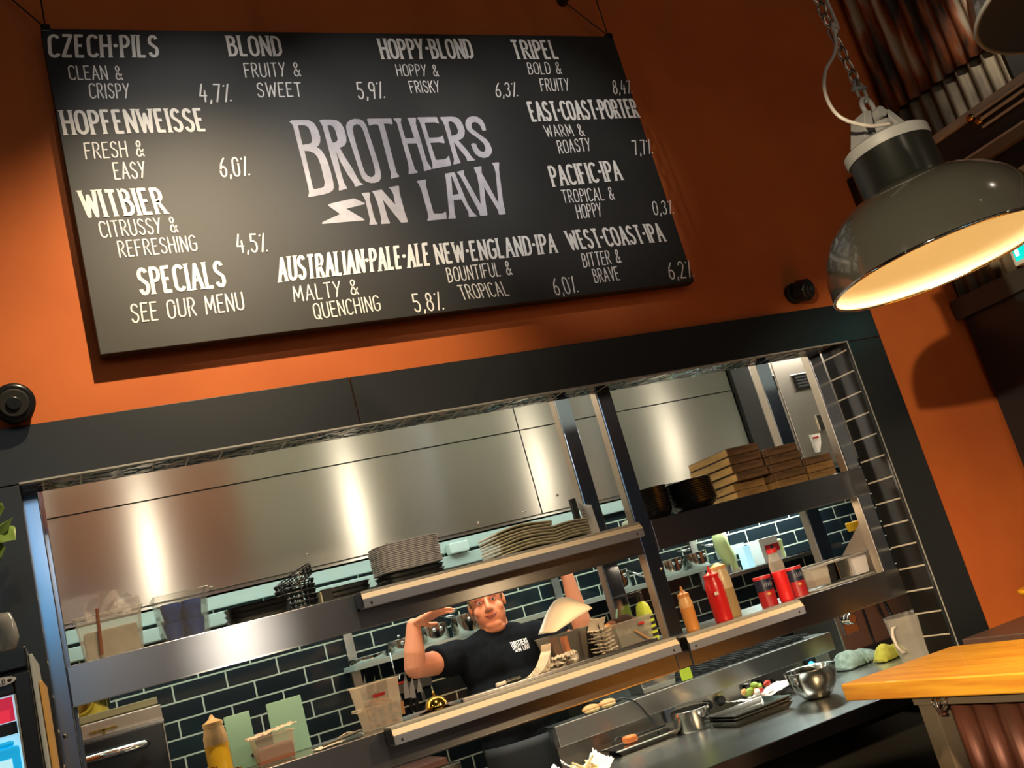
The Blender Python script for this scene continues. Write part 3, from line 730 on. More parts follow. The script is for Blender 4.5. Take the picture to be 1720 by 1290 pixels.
MB().box(p.x + .06, p.x + .10, 4.312, 4.32, p.z + .06, p.z + .15).build('latch', 'steel_shine', t, bevel=0.003)

# ================================================================== PASS GANTRY
PY0, PY1 = 3.12, 3.17
gan = thing('pass_gantry', (1.5, 3.3, 1.275), 'steel kitchen pass gantry with two tiers of shelves and square posts', 'shelving')
for (x0, x1) in ((-0.064, -0.018), (1.914, 1.976), (2.985, 3.052)):
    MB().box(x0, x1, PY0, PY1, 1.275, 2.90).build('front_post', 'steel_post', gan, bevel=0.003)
    MB().box(x0 - 0.0015, x0 + 0.001, PY0 + 0.006, PY1 - 0.003, 1.28, 2.89).build('post_side_lit_tone', 'steel_side', gan)  # same post: the warmer light on its side is put into this colour
    y0 = 3.46
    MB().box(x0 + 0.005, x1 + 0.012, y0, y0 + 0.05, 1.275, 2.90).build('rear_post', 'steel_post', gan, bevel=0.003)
    MB().box(x0 + 0.0025, x0 + 0.0045, y0 + 0.004, y0 + 0.046, 1.28, 2.89).build('post_side_lit_tone', 'steel_side', gan)
for (z0, z1, mm) in ((1.700, 1.812, 0), (1.275, 1.385, 1)):
    for (x0, x1, wide) in ((-0.017, 1.912, 1), (1.978, 2.984 + (0.07 if 1 else 0), 0)):
        top = MB().box(x0, x1, 3.125, 3.50, z1 - 0.012, z1 - 0.002)
        sh = top.build('shelf_board', 'steel_top', gan)
        MB().box(x0, x1, 3.117, 3.126, z0, z1).box(x0, x1, 3.126, 3.140, z0, z0 + 0.004).build('shelf_front', 'steel_dark', gan, bevel=0.002)
        MB().box(x0, x1, 3.492, 3.50, z0 + 0.02, z1 - 0.012).build('shelf_back_edge', 'steel', gan)
        MB().box(x0, x1, 3.114, 3.117, z0 - 0.001, z0 + 0.003).build('lip', 'steel_shine', gan)
for (px, py, X0) in ((110, 1236, 0), (1110, 955, 0), (1067, 903, 0)):
    q = ay(px, py, PY0 - 0.001)
    MB().ball((q.x, q.y, q.z), (0.007, 0.004, 0.007), 12, 8).build('bolt', 'chrome', gan, smooth=True)
# splash plate with a slanted edge at the right end
MB().prism([(3.045, 3.185, 1.625), (3.045, 3.172, 1.625), (3.045, 3.172, 1.39), (3.045, 3.47, 1.39), (3.045, 3.47, 1.425)], (0.004, 0, 0)).build('end_plate', 'steel_side', gan)


def heat_rail(x0, x1, zt, label):
    t = thing('heat_lamp_rail', ((x0 + x1) / 2, 3.07, zt - 0.055), label, 'heat lamp', 'heat lamp rails on the pass shelves')
    y0, yb = 3.035, 3.113
    zb = zt - 0.054
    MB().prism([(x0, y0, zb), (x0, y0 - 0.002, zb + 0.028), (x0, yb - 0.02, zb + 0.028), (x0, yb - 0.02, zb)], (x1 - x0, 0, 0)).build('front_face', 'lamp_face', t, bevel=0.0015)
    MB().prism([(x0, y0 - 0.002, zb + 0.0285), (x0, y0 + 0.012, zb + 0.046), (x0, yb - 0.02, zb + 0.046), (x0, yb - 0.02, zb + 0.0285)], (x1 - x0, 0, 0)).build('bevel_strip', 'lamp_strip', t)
    MB().box(x0, x1, y0 + 0.012, yb, zb + 0.047, zt).build('housing_top', 'grey_metal', t)
    MB().box(x0 - 0.004, x0, y0 + 0.004, yb, zb + 0.006, zt - 0.004).build('end_cap', 'black_plastic', t)
    MB().box(x1, x1 + 0.003, y0 + 0.004, yb, zb + 0.006, zt - 0.004).build('end_cap', 'black_plastic', t)
    for x in (x0 + 0.025, x1 - 0.03):
        MB().ball((x, y0 - 0.001, zb + 0.013), (0.004, 0.003, 0.004), 10, 6).build('screw', 'black_matt', t, smooth=True)
    return t


heat_rail(0.830, 1.886, 1.812, 'long grey heat lamp rail on the upper shelf above the chef')
heat_rail(0.826, 1.893, 1.394, 'long grey heat lamp rail on the lower shelf in front of the chef')
heat_rail(1.930, 2.466, 1.386, 'short grey heat lamp rail under the sauce bottles on the right')

# ================================================================== COUNTERS
wt = thing('steel_worktop', (2.0, 3.55, 0.0), 'steel worktop under the pass with pans and plates on it', 'worktop')
MB().box(0.2, 3.32, 3.06, 4.0, 0.935, 0.950).box(3.3205, 4.4, 3.06, 4.7, 0.935, 0.950).build('top', 'steel_top', wt)
MB().box(0.2, XR - 0.002, 3.052, 3.062, 0.897, 0.9505).build('front_edge', 'steel_dark', wt, bevel=0.002)
MB().box(0.2, 4.4, 3.20, 3.99, 0.05, 0.935).build('base', 'black_matt', wt)
for x in (2.55, 3.3):
    MB().box(x, x + 0.6, 3.18, 3.20, 0.40, 0.415).build('base_rail', 'steel', wt)
# cooking line
ck = thing('cooking_line', (2.6, 4.1, 0.0), 'stainless cooking line with control knobs behind the worktop', 'cooking range')
MB().prism([(1.752, 3.95, 1.127), (3.31, 3.95, 1.127), (3.31, 4.68, 1.127), (2.16, 4.68, 1.127), (2.16, 4.06, 1.127), (1.752, 4.06, 1.127)], (0, 0, -0.008)).build('top', 'steel_top', ck)
MB().box(1.754, 3.31, 3.945, 3.955, 1.043, 1.129).build('front_band', 'steel', ck, bevel=0.003)
MB().box(1.762, 3.30, 4.01, 4.05, 0.0, 1.117).box(2.17, 3.30, 4.051, 4.67, 0.0, 1.117).build('body', 'steel', ck)
MB().box(1.762, 3.30, 4.0, 4.009, 0.951, 1.041).build('control_panel', 'steel_hood', ck)
for (px, py) in ((1187, 1184), (1208, 1176), (1272, 1150), (1292, 1148), (1253, 1157)):
    q = ay(px, py, 4.0)
    k = MB().rod((q.x, 4.0, q.z), (q.x, 3.976, q.z), 0.020, 20).build('knob', 'black_plastic', ck, smooth='auto', bevel=0.002)
    MB().rod((q.x, 4.002, q.z), (q.x, 3.996, q.z), 0.026, 20).build('knob_ring', 'chrome', k, smooth='auto')
q = ay(1361, 1117, 4.0)
MB().box(q.x - 0.035, q.x + 0.035, 3.99, 4.0, q.z - 0.035, q.z + 0.035).build('display_plate', 'black_plastic', ck, bevel=0.002)
MB().ball((q.x, 3.99, q.z), (0.018, 0.004, 0.018), 16, 8).build('blue_light', 'led', ck)
q = ay(1122, 1192, 4.0)
MB().box(q.x - 0.03, q.x + 0.03, 3.983, 4.0, q.z - 0.05, q.z + 0.05).build('socket', 'lamp_face', ck, bevel=0.003)
bars = MB()
for k in range(9): bars.box(2.46, 3.2, 4.02 + k * 0.055, 4.03 + k * 0.055, 1.128, 1.136)
for k in range(16): bars.box(2.46 + k * 0.05, 2.472 + k * 0.05, 4.0, 4.5, 1.137, 1.147)
bars.build('grill_bars', 'black_matt', ck)
# back bench with the oven, along the tiled wall
bb = thing('back_bench', (0.6, 4.7, 0.0), 'steel back bench along the tiled wall left of the chef', 'bench')
MB().box(-0.58, 1.50, 4.50, 4.99, 1.035, 1.052).build('top', 'steel_top', bb)
MB().box(-0.58, 1.50, 4.495, 4.505, 0.98, 1.0525).build('front_edge', 'steel', bb, bevel=0.002)
MB().box(-0.58, 1.49, 4.56, 4.98, 0.0, 1.035).build('base', 'steel_dark', bb)
one('crumb_tray', MB().box(0.95, 1.46, 4.55, 4.80, 1.053, 1.085), 'char', 'dark narrow tray on the back bench below the lower shelf', 'tray', bevel=0.004)

# oven
ov = thing('oven', (0.1, 4.45, 1.053), 'black glass door combi oven with chrome bar handle at the far left', 'oven')
MB().box(-0.45, 0.292, 4.40, 4.90, 1.053, 1.655).build('body', 'steel_side', ov, bevel=0.004)
MB().box(-0.45, 0.285, 4.36, 4.399, 1.053, 1.585).build('door', 'black_plastic', ov, bevel=0.004)
MB().box(-0.45, 0.292, 4.375, 4.399, 1.588, 1.600).build('trim_strip', 'steel_shine', ov)
MB().box(-0.45, 0.23, 4.352, 4.361, 1.10, 1.44).build('door_glass', 'black_panel', ov)
MB().tube([(-0.40, 4.36, 1.525), (-0.40, 4.315, 1.525), (0.16, 4.315, 1.525), (0.20, 4.32, 1.525), (0.215, 4.36, 1.525)], 0.015, 12).build('handle', 'chrome', ov, smooth=True)
MB().box(0.02, 0.12, 4.385, 4.40, 1.615, 1.622).box(0.065, 0.075, 4.385, 4.40, 1.60, 1.62).build('vent_lever', 'brass', ov)
one('oven_tray', MB().box(-0.40, 0.27, 4.45, 4.85, 1.656, 1.675).box(-0.42, 0.285, 4.43, 4.445, 1.66, 1.688), 'khaki_edge', 'shallow tray lying on top of the oven', 'tray', bevel=0.003)
one('pan_on_oven', MB().lathe([(0, 0), (0.16, 0), (0.17, 0.055), (0.165, 0.055), (0.155, 0.006), (0, 0.006)], (-0.05, 4.62, 1.689)), 'brass', 'brass coloured pan on the oven under the shelf', 'pan', smooth='auto')

# shelf on the tiled wall
ws = thing('wall_shelf', (2.3, 4.87, 1.56), 'long steel shelf on the tiled wall behind the chef', 'shelf')
MB().box(1.19, 3.40, 4.75, 4.995, 1.562, 1.588).build('board', 'trunk', ws, bevel=0.002)
for x in (1.22, 2.42, 3.37):
    MB().box(x, x + 0.045, 4.97, 4.998, 1.45, 1.93).build('bracket', 'steel', ws)
ws2 = thing('wall_shelf', (3.7, 4.87, 1.48), 'short steel shelf on the tiled wall at the right end', 'shelf')
MB().box(3.42, 4.3, 4.76, 4.995, 1.482, 1.505).build('board', 'steel', ws2, bevel=0.002)
MB().box(3.55, 3.75, 4.97, 4.998, 1.60, 1.66).build('rail', 'trunk', ws2)

# ================================================================== THE CHEF
YM = 4.24
def mp(px, py, y=YM): return ay(px, py, y)
EY = mp(815, 1011)
HC = Vector((EY.x, YM - 0.01, EY.z))                # head centre at eye height
fw = Vector((-0.36, -0.93, 0)).normalized(); rt = Vector((-fw.y, fw.x, 0))   # forward; to the right of the picture
rt = Vector((0.93, -0.36, 0)).normalized()
TL = math.radians(4.0)                               # slight sideways tilt of the head
up = (Vector((0, 0, 1)) * math.cos(TL) - rt * math.sin(TL)).normalized()
r2 = (rt * math.cos(TL) + Vector((0, 0, 1)) * math.sin(TL)).normalized()
def HD(x, f, z): return HC + r2 * x + fw * f + up * z
HM = Matrix((r2, fw, up)).transposed().to_4x4()


def fused(name, mb, mat, parent, voxel, it=4, fac=0.5):
    """closed lumps melted into one continuous skin"""
    o = mb.build(name, mat, parent)
    d = o.modifiers.new('r', 'REMESH'); d.mode = 'VOXEL'; d.voxel_size = voxel
    s = o.modifiers.new('s', 'SMOOTH'); s.factor = fac; s.iterations = it
    dg = bpy.context.evaluated_depsgraph_get(); ev = o.evaluated_get(dg)
    me = bpy.data.meshes.new_from_object(ev)
    o.modifiers.clear(); old = o.data; o.data = me; bpy.data.meshes.remove(old); me.name = name
    for p in me.polygons: p.use_smooth = True
    if not me.materials: me.materials.append(M[mat])
    return o


man = thing('person', (HC.x, YM, 0.0), 'smiling chef in a black t-shirt raising both forearms behind the pass', 'person')
SL = Vector((HC.x - 0.175, YM + 0.035, 1.500)); SR = Vector((HC.x + 0.185, YM - 0.03, 1.500))
EL = mp(697, 1121, 4.07); WL = mp(694, 1050, 4.06)
ER = mp(988, 1082, 4.07); WR = mp(953, 968, 4.06)
neck = HD(0, -.03, -.19)
b = MB()
# head
b.ball(HD(0, -.012, .025), (.078, .098, .100), 32, 20, HM)
b.ball(HD(0, .022, -.055), (.071, .070, .078), 28, 18, HM)
b.ball(HD(0, .064, -.106), (.038, .024, .022), 16, 10, HM)
b.ball(HD(0, .030, -.122), (.052, .050, .030), 18, 10, HM)
b.ball(HD(0, .020, -.085), (.064, .058, .055), 20, 12, HM)
b.cap(HD(0, .088, .012), HD(0, .108, -.030), .009, .0135)
for s in (-1, 1):
    b.ball(HD(.013 * s, .098, -.036), (.0095, .012, .009), 12, 8, HM)
    b.ball(HD(.040 * s, .062, -.036), (.030, .018, .024), 16, 10, HM)
    b.ball(HD(.034 * s, .074, .022), (.026, .012, .009), 14, 8, HM)
    b.ball(HD(.080 * s, -.008, -.012), (.009, .018, .030), 16, 10, HM)
b.cap(HD(0, -.02, -.09), neck + Vector((0, 0, -.06)), .066, .076)
# trunk, hips and legs (under the clothes)
for (z, x, rx, ry) in ((1.50, 0, .165, .085), (1.42, 0, .185, .105), (1.30, 0, .18, .12), (1.18, 0, .172, .125), (1.06, 0, .168, .12), (0.96, 0, .168, .115)):
    b.ball((HC.x + .005, YM + .005, z), (rx, ry, .10), 24, 14)
for s in (-1, 1):
    hp = Vector((HC.x + .09 * s, YM + .01, .93)); kn_ = Vector((HC.x + .10 * s, YM + .0, .50)); an = Vector((HC.x + .105 * s, YM + .03, .085))
    b.cap(hp, kn_, .088, .058); b.cap(kn_, an, .056, .038); b.cap(an + Vector((0, 0, -.04)), an + Vector((0, -.11, -.05)), .036, .03)
    b.cap(neck + Vector((0, 0, -.04)), SL if s < 0 else SR, .055, .062)
def arm(S_, E_, W_, hand_dir, palm_n, curl, thumb_side):
    b.cap(S_, S_.lerp(E_, .5), .060, .054); b.cap(S_.lerp(E_, .5), E_, .054, .046)
    fm = E_.lerp(W_, .35); b.cap(E_, fm, .045, .046); b.cap(fm, W_, .046, .029)
    hd = Vector(hand_dir).normalized(); pn_ = Vector(palm_n).normalized(); sd = hd.cross(pn_).normalized()
    P0 = W_ + hd * .012
    for k in range(4):                                   # palm: four metacarpals
        o_ = sd * (.030 - .020 * k); b.cap(P0 + o_ * .6, W_ + hd * .092 + o_ * 1.08, .0130, .0105)
    b.cap(P0, W_ + hd * .05, .021, .022)
    for k in range(4):
        o_ = sd * (.033 - .0222 * k); ln = (.062, .072, .068, .052)[k]
        p_ = W_ + hd * .094 + o_; d_ = (hd + sd * (.16 - .11 * k)).normalized()
        for j, (fr_, ra) in enumerate(((.45, .0084), (.32, .0078), (.23, .0070))):
            ang = curl * (0.5 + .35 * j) * (1 + .12 * k)
            d_ = (Matrix.Rotation(ang, 3, sd) @ d_).normalized()
            q_ = p_ + d_ * ln * fr_ * 1.25; b.cap(p_, q_, ra, ra * .94); p_ = q_
    s_ = sd * thumb_side
    t0 = W_ + hd * .03 + s_ * .026; t1 = t0 + (hd * .55 + s_ * .75 + pn_ * .25).normalized() * .040; t2 = t1 + (hd * .85 + s_ * .35 + pn_ * .2).normalized() * .032
    b.cap(t0, t1, .0135, .0115); b.cap(t1, t2, .0112, .0092)
# arm on the left of the picture: wrist bent so that the hand points to the right
arm(SL, EL, WL, rt * .95 + Vector((0, 0, .22)) + fw * .1, Vector((0, 0, -1)) + fw * .3, .16, 1)
arm(SR, ER, WR, Vector((-.35, -.1, 1)), fw, .18, -1)
body = fused('body', b, 'skin', man, .0042, 5)
# face
for s in (-1, 1):
    e_ = MB().ball(HD(.0315 * s, .0795, .002), (.0115, .008, .0062), 16, 10, HM).build('eye', 'paper', man, smooth=True)
    MB().ball(HD(.0315 * s, .0855, .002), (.0055, .004, .0052), 12, 8, HM).build('iris', 'eye', e_, smooth=True)
    MB().tube([HD(.0315 * s + .014 * q_, .086 - .002 * q_ * q_, .0085 - .004 * q_ * q_) for q_ in (-1, -.5, 0, .5, 1)], .0021, 8).build('eyelid', 'lip', e_, smooth=True)
    MB().tube([HD((.016 + .034 * q_) * s, .090 - .016 * q_ * q_, .024 + .006 * math.sin(q_ * 2.6)) for q_ in (0, .25, .5, .75, 1)], [.003, .0042, .004, .0034, .002], 8).build('eyebrow', 'hair', man, smooth=True)
MB().tube([HD(.036 * q_, .0945 - .020 * q_ * q_, -.0655 + .012 * q_ * q_) for q_ in (-1, -.6, -.2, .2, .6, 1)], [.0018, .0036, .0045, .0045, .0036, .0018], 10).tube([HD(.026 * q_, .0935 - .012 * q_ * q_, -.0735 + .008 * q_ * q_) for q_ in (-1, -.5, 0, .5, 1)], [.002, .0042, .0052, .0042, .002], 10).build('lips', 'lip', man, smooth=True)
MB().tube([HD(.037 * q_, .0985 - .021 * q_ * q_, -.0685 + .012 * q_ * q_) for q_ in (-1, -.5, 0, .5, 1)], .0012, 6).build('mouth_line', 'eye', man, smooth=True)
# short hair: cap over the skull with temples
h = MB()
h.ball(HD(0, -.028, .050), (.083, .098, .088), 30, 18, HM)
for s in (-1, 1): h.ball(HD(.072 * s, .010, .030), (.0105, .030, .040), 14, 10, HM)
h.ball(HD(0, .035, .098), (.062, .048, .026), 20, 12, HM)
fused('hair', h, 'hair', man, .006, 2)
# t-shirt
t_ = MB()
for (z, rx, ry) in ((1.505, .185, .100), (1.43, .205, .124), (1.30, .200, .142), (1.18, .192, .148), (1.08, .188, .142), (0.99, .190, .138)):
    t_.ball((HC.x + .005, YM + .005, z), (rx, ry, .14 if z < 1.5 else .10), 28, 16)
for S_, E_, kf in ((SL, EL, .60), (SR, ER, .60)):
    t_.cap(neck + Vector((0, .012, -.065)), S_ + Vector((0, 0, .004)), .062, .074)
    t_.cap(S_, S_.lerp(E_, kf * .6), .076, .074)
    e0 = S_.lerp(E_, kf * .45); e1 = S_.lerp(E_, kf)
    t_.rod(e0, e1, .073, 24, .070)
shirt = fused('t_shirt', t_, 'shirt', man, .0065, 24)
# soft folds
f3 = crumple(15, 1)
nrm_ = [v.normal.copy() for v in shirt.data.vertices]
for v, n_ in zip(shirt.data.vertices, nrm_):
    v.co += n_ * (.0035 * math.sin(28 * v.co.z + 14 * v.co.x + 2 * math.sin(9 * v.co.x)) + .003 * math.sin(40 * v.co.x - 18 * v.co.z))
ring = [(neck + Vector((0, .0, -.012)) + rt * (.078 * math.cos(a * math.pi / 16)) + fw * (.074 * math.sin(a * math.pi / 16)) + Vector((0, 0, -.022 * math.sin(a * math.pi / 16)))) for a in range(32)]
MB().tube(ring, .0075, 8, True).build('collar', 'shirt', man, smooth=True)
# print on the chest: small copy of the board's logo
pc = mp(883, 1082, 4.08)
xs = [p.x for L3 in LOGO3 for lp_ in L3 for p in lp_]; zs = [p.y for L3 in LOGO3 for lp_ in L3 for p in lp_]
cxx, czz = (min(xs) + max(xs)) / 2, (min(zs) + max(zs)) / 2; ks = .088 / (max(xs) - min(xs))
from mathutils.bvhtree import BVHTree
dgs = bpy.context.evaluated_depsgraph_get()
bv = BVHTree.FromPolygons([v.co + wloc(man) for v in shirt.data.vertices], [p.vertices[:] for p in shirt.data.polygons])
def onshirt(a, c):
    o_ = Vector((pc.x, 3.6, pc.z)) + Vector((a, 0, c)); hit = bv.ray_cast(o_, Vector((0, 1, 0)))
    return (hit[0] + Vector((0, -.0025, 0))) if hit[0] is not None else Vector((o_.x, 4.02, o_.z))
m = MB()
for L3 in LOGO3:
    vs = [[Vector((p.x, p.y, 0)) for p in lp_] for lp_ in L3]
    flat = [m.bm.verts.new(onshirt((p.x - cxx) * ks, (p.y - czz) * ks)) for lp_ in L3 for p in lp_]
    for tr_ in geometry.tessellate_polygon(vs):
        try: m.bm.faces.new([flat[i] for i in tr_])
        except ValueError: pass
m.build('chest_print', 'paint', shirt)
# trousers, apron, shoes
t_ = MB()
t_.ball((HC.x + .005, YM + .005, .97), (.186, .136, .11), 24, 14)
for s in (-1, 1):
    hp = Vector((HC.x + .09 * s, YM + .01, .93)); kn_ = Vector((HC.x + .10 * s, YM, .50)); an = Vector((HC.x + .105 * s, YM + .03, .085))
    t_.cap(hp, kn_, .100, .074); t_.cap(kn_, an, .072, .062)
fused('trousers', t_, 'trouser', man, .010, 3)
MB().grid(lambda u, v: (HC.x + .005 + .205 * math.sin((u - .5) * 2.6), YM + .004 - .150 * math.cos((u - .5) * 2.6) - .012 * v + .004 * math.sin(17 * u + 3 * v), 1.10 - .55 * v), 28, 14, .003).build('apron', 'black_matt', man, smooth=True)
for s in (-1, 1):
    MB().ball((HC.x + .105 * s, YM - .005, .045), (.052, .14, .045), 20, 12).build('shoe', 'black_plastic', man, smooth=True)

# ================================================================== PENDANT LAMPS
def pendant(loc, R, label, zc, lit=True, inner='enamel_in'):
    """enamel dome on a chain; loc is the middle of the rim, R the rim radius"""
    k = R / 0.25
    t = thing('pendant_lamp', loc, label, 'pendant lamp')
    pr = [(0.250, 0.0), (0.249, 0.012), (0.246, 0.045), (0.236, 0.085), (0.215, 0.125), (0.185, 0.155), (0.150, 0.176), (0.115, 0.187), (0.098, 0.194)]
    inn = [(0.094, 0.188), (0.113, 0.181), (0.147, 0.170), (0.181, 0.150), (0.210, 0.121), (0.231, 0.083), (0.241, 0.045), (0.244, 0.012), (0.246, 0.001)]
    sc = lambda q: [(a * k, b * k) for a, b in q]
    MB().lathe(sc(pr), (0, 0, 0), 64).build('shade', 'enamel', t, smooth=True, local=True)
    MB().lathe(sc(inn + [(0.0, 0.188)][:0]), (0, 0, 0), 64).lathe(sc([(0, 0.187), (0.094, 0.188)]), (0, 0, 0), 64).build('shade_lining', inner, t, smooth=True, local=True)
    ring = [(0.2475 * k * math.cos(a * math.pi / 32), 0.2475 * k * math.sin(a * math.pi / 32), 0.0) for a in range(64)]
    MB().tube(ring, 0.004 * k, 8, True).build('rim', 'chrome' if lit else 'grey_metal', t, smooth=True, local=True)
    MB().lathe(sc([(0.099, 0.190), (0.097, 0.20), (0.095, 0.290), (0, 0.290)]), (0, 0, 0), 40).build('neck', 'enamel_neck', t, smooth='auto', local=True)
    cp = MB().lathe(sc([(0.0, 0.288), (0.098, 0.288), (0.100, 0.294), (0.100, 0.312), (0.092, 0.318), (0, 0.318)]), (0, 0, 0), 40).build('cap', 'cap_grey', t, smooth='auto', local=True)
    # two-legged hanger on the cap
    for sg in (-1, 1):
        MB().prism([(sg * 0.074 * k - 0.018 * k, -0.028 * k, 0.318 * k), (sg * 0.074 * k + 0.018 * k, -0.028 * k, 0.318 * k), (sg * 0.030 * k + 0.010 * k, -0.020 * k, 0.395 * k), (sg * 0.030 * k - 0.012 * k, -0.020 * k, 0.395 * k)], (0, 0.05 * k, 0)).build('hanger_leg', 'cap_grey', t, bevel=0.002, local=True)
        MB().box(sg * 0.062 * k - 0.010 * k, sg * 0.062 * k + 0.010 * k, -0.031 * k, -0.027 * k, 0.332 * k, 0.352 * k).build('hanger_slot', 'black_matt', t, local=True)
    MB().rod((0, -0.03 * k, 0.385 * k), (0, 0.03 * k, 0.385 * k), 0.014 * k, 16).rod((-.02 * k, 0, 0.33 * k), (.02 * k, 0, 0.37 * k), 0.02 * k, 12).build('hanger_bolt', 'cap_grey', t, smooth='auto', local=True)
    MB().tube([(0.017 * k * math.cos(a * math.pi / 8), 0, 0.416 * k + 0.024 * k * math.sin(a * math.pi / 8)) for a in range(16)], 0.006 * k, 8, True).build('hook_ring', 'cap_grey', t, smooth=True, local=True)
    MB().tube([(-.012 * k, 0, .445 * k), (-.014 * k, 0, .475 * k), (0, 0, .495 * k), (.014 * k, 0, .475 * k), (.012 * k, 0, .445 * k), (0, 0, 0.428 * k)], 0.004 * k, 8).rod((-.022 * k, 0, .468 * k), (.022 * k, 0, .468 * k), .006 * k, 8).build('shackle', 'cap_grey', t, smooth=True, local=True)
    ch = MB(); z = 0.50 * k; i = 0
    while z < zc - loc[2]:
        a0 = []
        for a in range(12):
            u, w = 0.011 * math.cos(a * math.pi / 6), 0.021 * math.sin(a * math.pi / 6)
            a0.append((u if i % 2 else 0.0, 0.0 if i % 2 else u, z + w))
        ch.tube(a0, 0.0038, 6, True); z += 0.034; i += 1
    ch.build('chain', 'chain', t, smooth=True, local=True)
    MB().tube(spline([(-0.05 * k, -0.075 * k, 0.322 * k), (-0.12 * k, -0.07 * k, 0.325 * k), (-0.165 * k, -0.05 * k, 0.365 * k), (-0.165 * k, -0.04 * k, 0.43 * k), (-0.12 * k, -0.03 * k, 0.50 * k), (-0.05, -0.02, 0.58), (-0.012, -0.016, 0.66), (0.02, -0.01, 0.9), (0.02, -0.01, zc - loc[2])]), 0.0045, 8).build('power_cable', 'cable', t, smooth=True, local=True)
    MB().ball((0, 0, 0.11 * k), 0.032 * k, 16, 10).build('bulb', 'bulb' if lit else 'enamel_in', t, smooth=True, local=True)
    return t


LP = CAM + ray(1581, 441) / FPX * 2.3
lamp = pendant(tuple(LP), 0.259, 'grey green enamel pendant lamp on a chain, lit orange inside', 5.19)
lamp.rotation_euler = (math.radians(-2.5), math.radians(-2.0), 0)
light('pendant_lamp_light', 'POINT', (LP.x, LP.y, LP.z + 0.05), None, 0.85, (1.0, 0.58, 0.19), 0.03)
light('pendant_lamp_light', 'SPOT', (LP.x, LP.y, LP.z + 0.03), (LP.x + .1, LP.y, 0), 150, (1.0, 0.70, 0.36), 0.05, 168, 0.5)
P2 = CAM + ray(1905, -66) / FPX * 1.6
pendant(tuple(P2), 0.251, 'second pendant lamp, only its grey shade shows at the top right corner', 5.19, lit=False, inner='cap_grey')

# ================================================================== RIGHT WALL: CORRUGATED IRON, RAIL, SIGN
def corrugated(y0, y1, z0, z1, x, name, mat, label, amp=0.013, per=0.068, zslope=0.0, cat='corrugated sheet', group=None):
    n = int((y1 - y0) / per * 10)
    m = MB()
    def fn(u, v):
        y = y0 + (y1 - y0) * u; zb = z0 + zslope * u
        return (x + amp * math.cos((y - y0) / per * 2 * math.pi), y, zb + (z1 - zb) * v)
    m.grid(fn, n, 8, 0.0015)
    return one(name, m, mat, label, cat, group, smooth=True)


corrugated(2.37, 2.985, 3.345, 5.15, RX - 0.045, 'corrugated_sheet', 'rust', 'rusty corrugated iron sheet, the upper one on the right wall', zslope=0.03)
corrugated(2.34, 2.985, 2.43, 3.50, RX - 0.016, 'corrugated_sheet', 'rust_pale', 'weathered corrugated iron sheet below the rusty upper one')
one('sheet_batten', MB().box(RX - 0.07, RX - 0.002, 2.24, 2.325, 2.95, 3.36), 'beam', 'dark batten at the right edge of the corrugated iron', 'batten')
one('wall_speaker', MB().box(3.44, 3.56, 2.90, 2.999, 2.93, 3.075), 'black_plastic', 'small black speaker on the wall partly behind the pendant lamp', 'speaker', bevel=0.006)
XB = 3.62
bt = thing('steel_beam', (XB, 1.7, 2.75), 'long dark steel beam with pale edges running towards the viewer', 'beam')
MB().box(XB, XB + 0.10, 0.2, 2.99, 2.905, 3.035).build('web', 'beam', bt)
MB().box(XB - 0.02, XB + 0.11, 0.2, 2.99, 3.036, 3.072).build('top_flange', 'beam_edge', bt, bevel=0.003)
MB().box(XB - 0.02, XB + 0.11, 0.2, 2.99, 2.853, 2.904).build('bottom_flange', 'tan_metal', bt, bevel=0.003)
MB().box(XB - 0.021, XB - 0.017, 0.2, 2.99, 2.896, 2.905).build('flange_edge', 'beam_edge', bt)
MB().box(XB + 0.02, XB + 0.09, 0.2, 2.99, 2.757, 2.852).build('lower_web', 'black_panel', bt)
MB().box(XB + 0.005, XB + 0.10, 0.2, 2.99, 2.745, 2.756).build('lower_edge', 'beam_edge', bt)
MB().rod((XB - 0.022, 0.2, 3.035), (XB - 0.022, 2.42, 3.035), 0.008, 10).rod((XB - 0.03, 0.2, 3.005), (XB - 0.03, 2.40, 3.005), 0.007, 10).rod((XB - 0.022, 0.2, 2.975), (XB - 0.022, 2.40, 2.975), 0.006, 10).build('pipe_run', 'beam_edge', bt, smooth='auto')
for (y, z) in ((2.43, 3.036), (2.40, 3.004)):
    MB().ball((XB - 0.026, y, z), (0.016, 0.02, 0.016), 14, 8).build('pipe_joint', 'brass', bt, smooth=True)
ex = thing('exit_sign', (3.70, 2.50, 2.43), 'lit green exit sign at the right edge of the picture', 'exit sign')
e0 = ax(1706, 446, 3.70)
MB().box(3.70, 3.75, e0.y - 0.30, e0.y + 0.004, e0.z - 0.005, e0.z + 0.14).build('case', 'sign_white', ex, bevel=0.004)
MB().box(3.697, 3.70, e0.y - 0.29, e0.y - 0.012, e0.z + 0.012, e0.z + 0.128).build('panel', 'sign_green', ex)
aw = MB(); yy, zz = e0.y - 0.045, e0.z + 0.07
aw.prism([(3.6965, yy + .025, zz + .012), (3.6965, yy - .03, zz + .012), (3.6965, yy - .03, zz - .008), (3.6965, yy + .025, zz - .008)], (-.0008, 0, 0))
aw.prism([(3.6965, yy + .025, zz - .008), (3.6965, yy + .007, zz - .008), (3.6965, yy + .007, zz - .04), (3.6965, yy + .025, zz - .04)], (-.0008, 0, 0))
aw.build('arrow', 'sign_arrow', ex)
MB().box(3.715, 3.735, e0.y - 0.20, e0.y - 0.15, e0.z + 0.139, 2.76).build('hanger', 'black_plastic', ex)

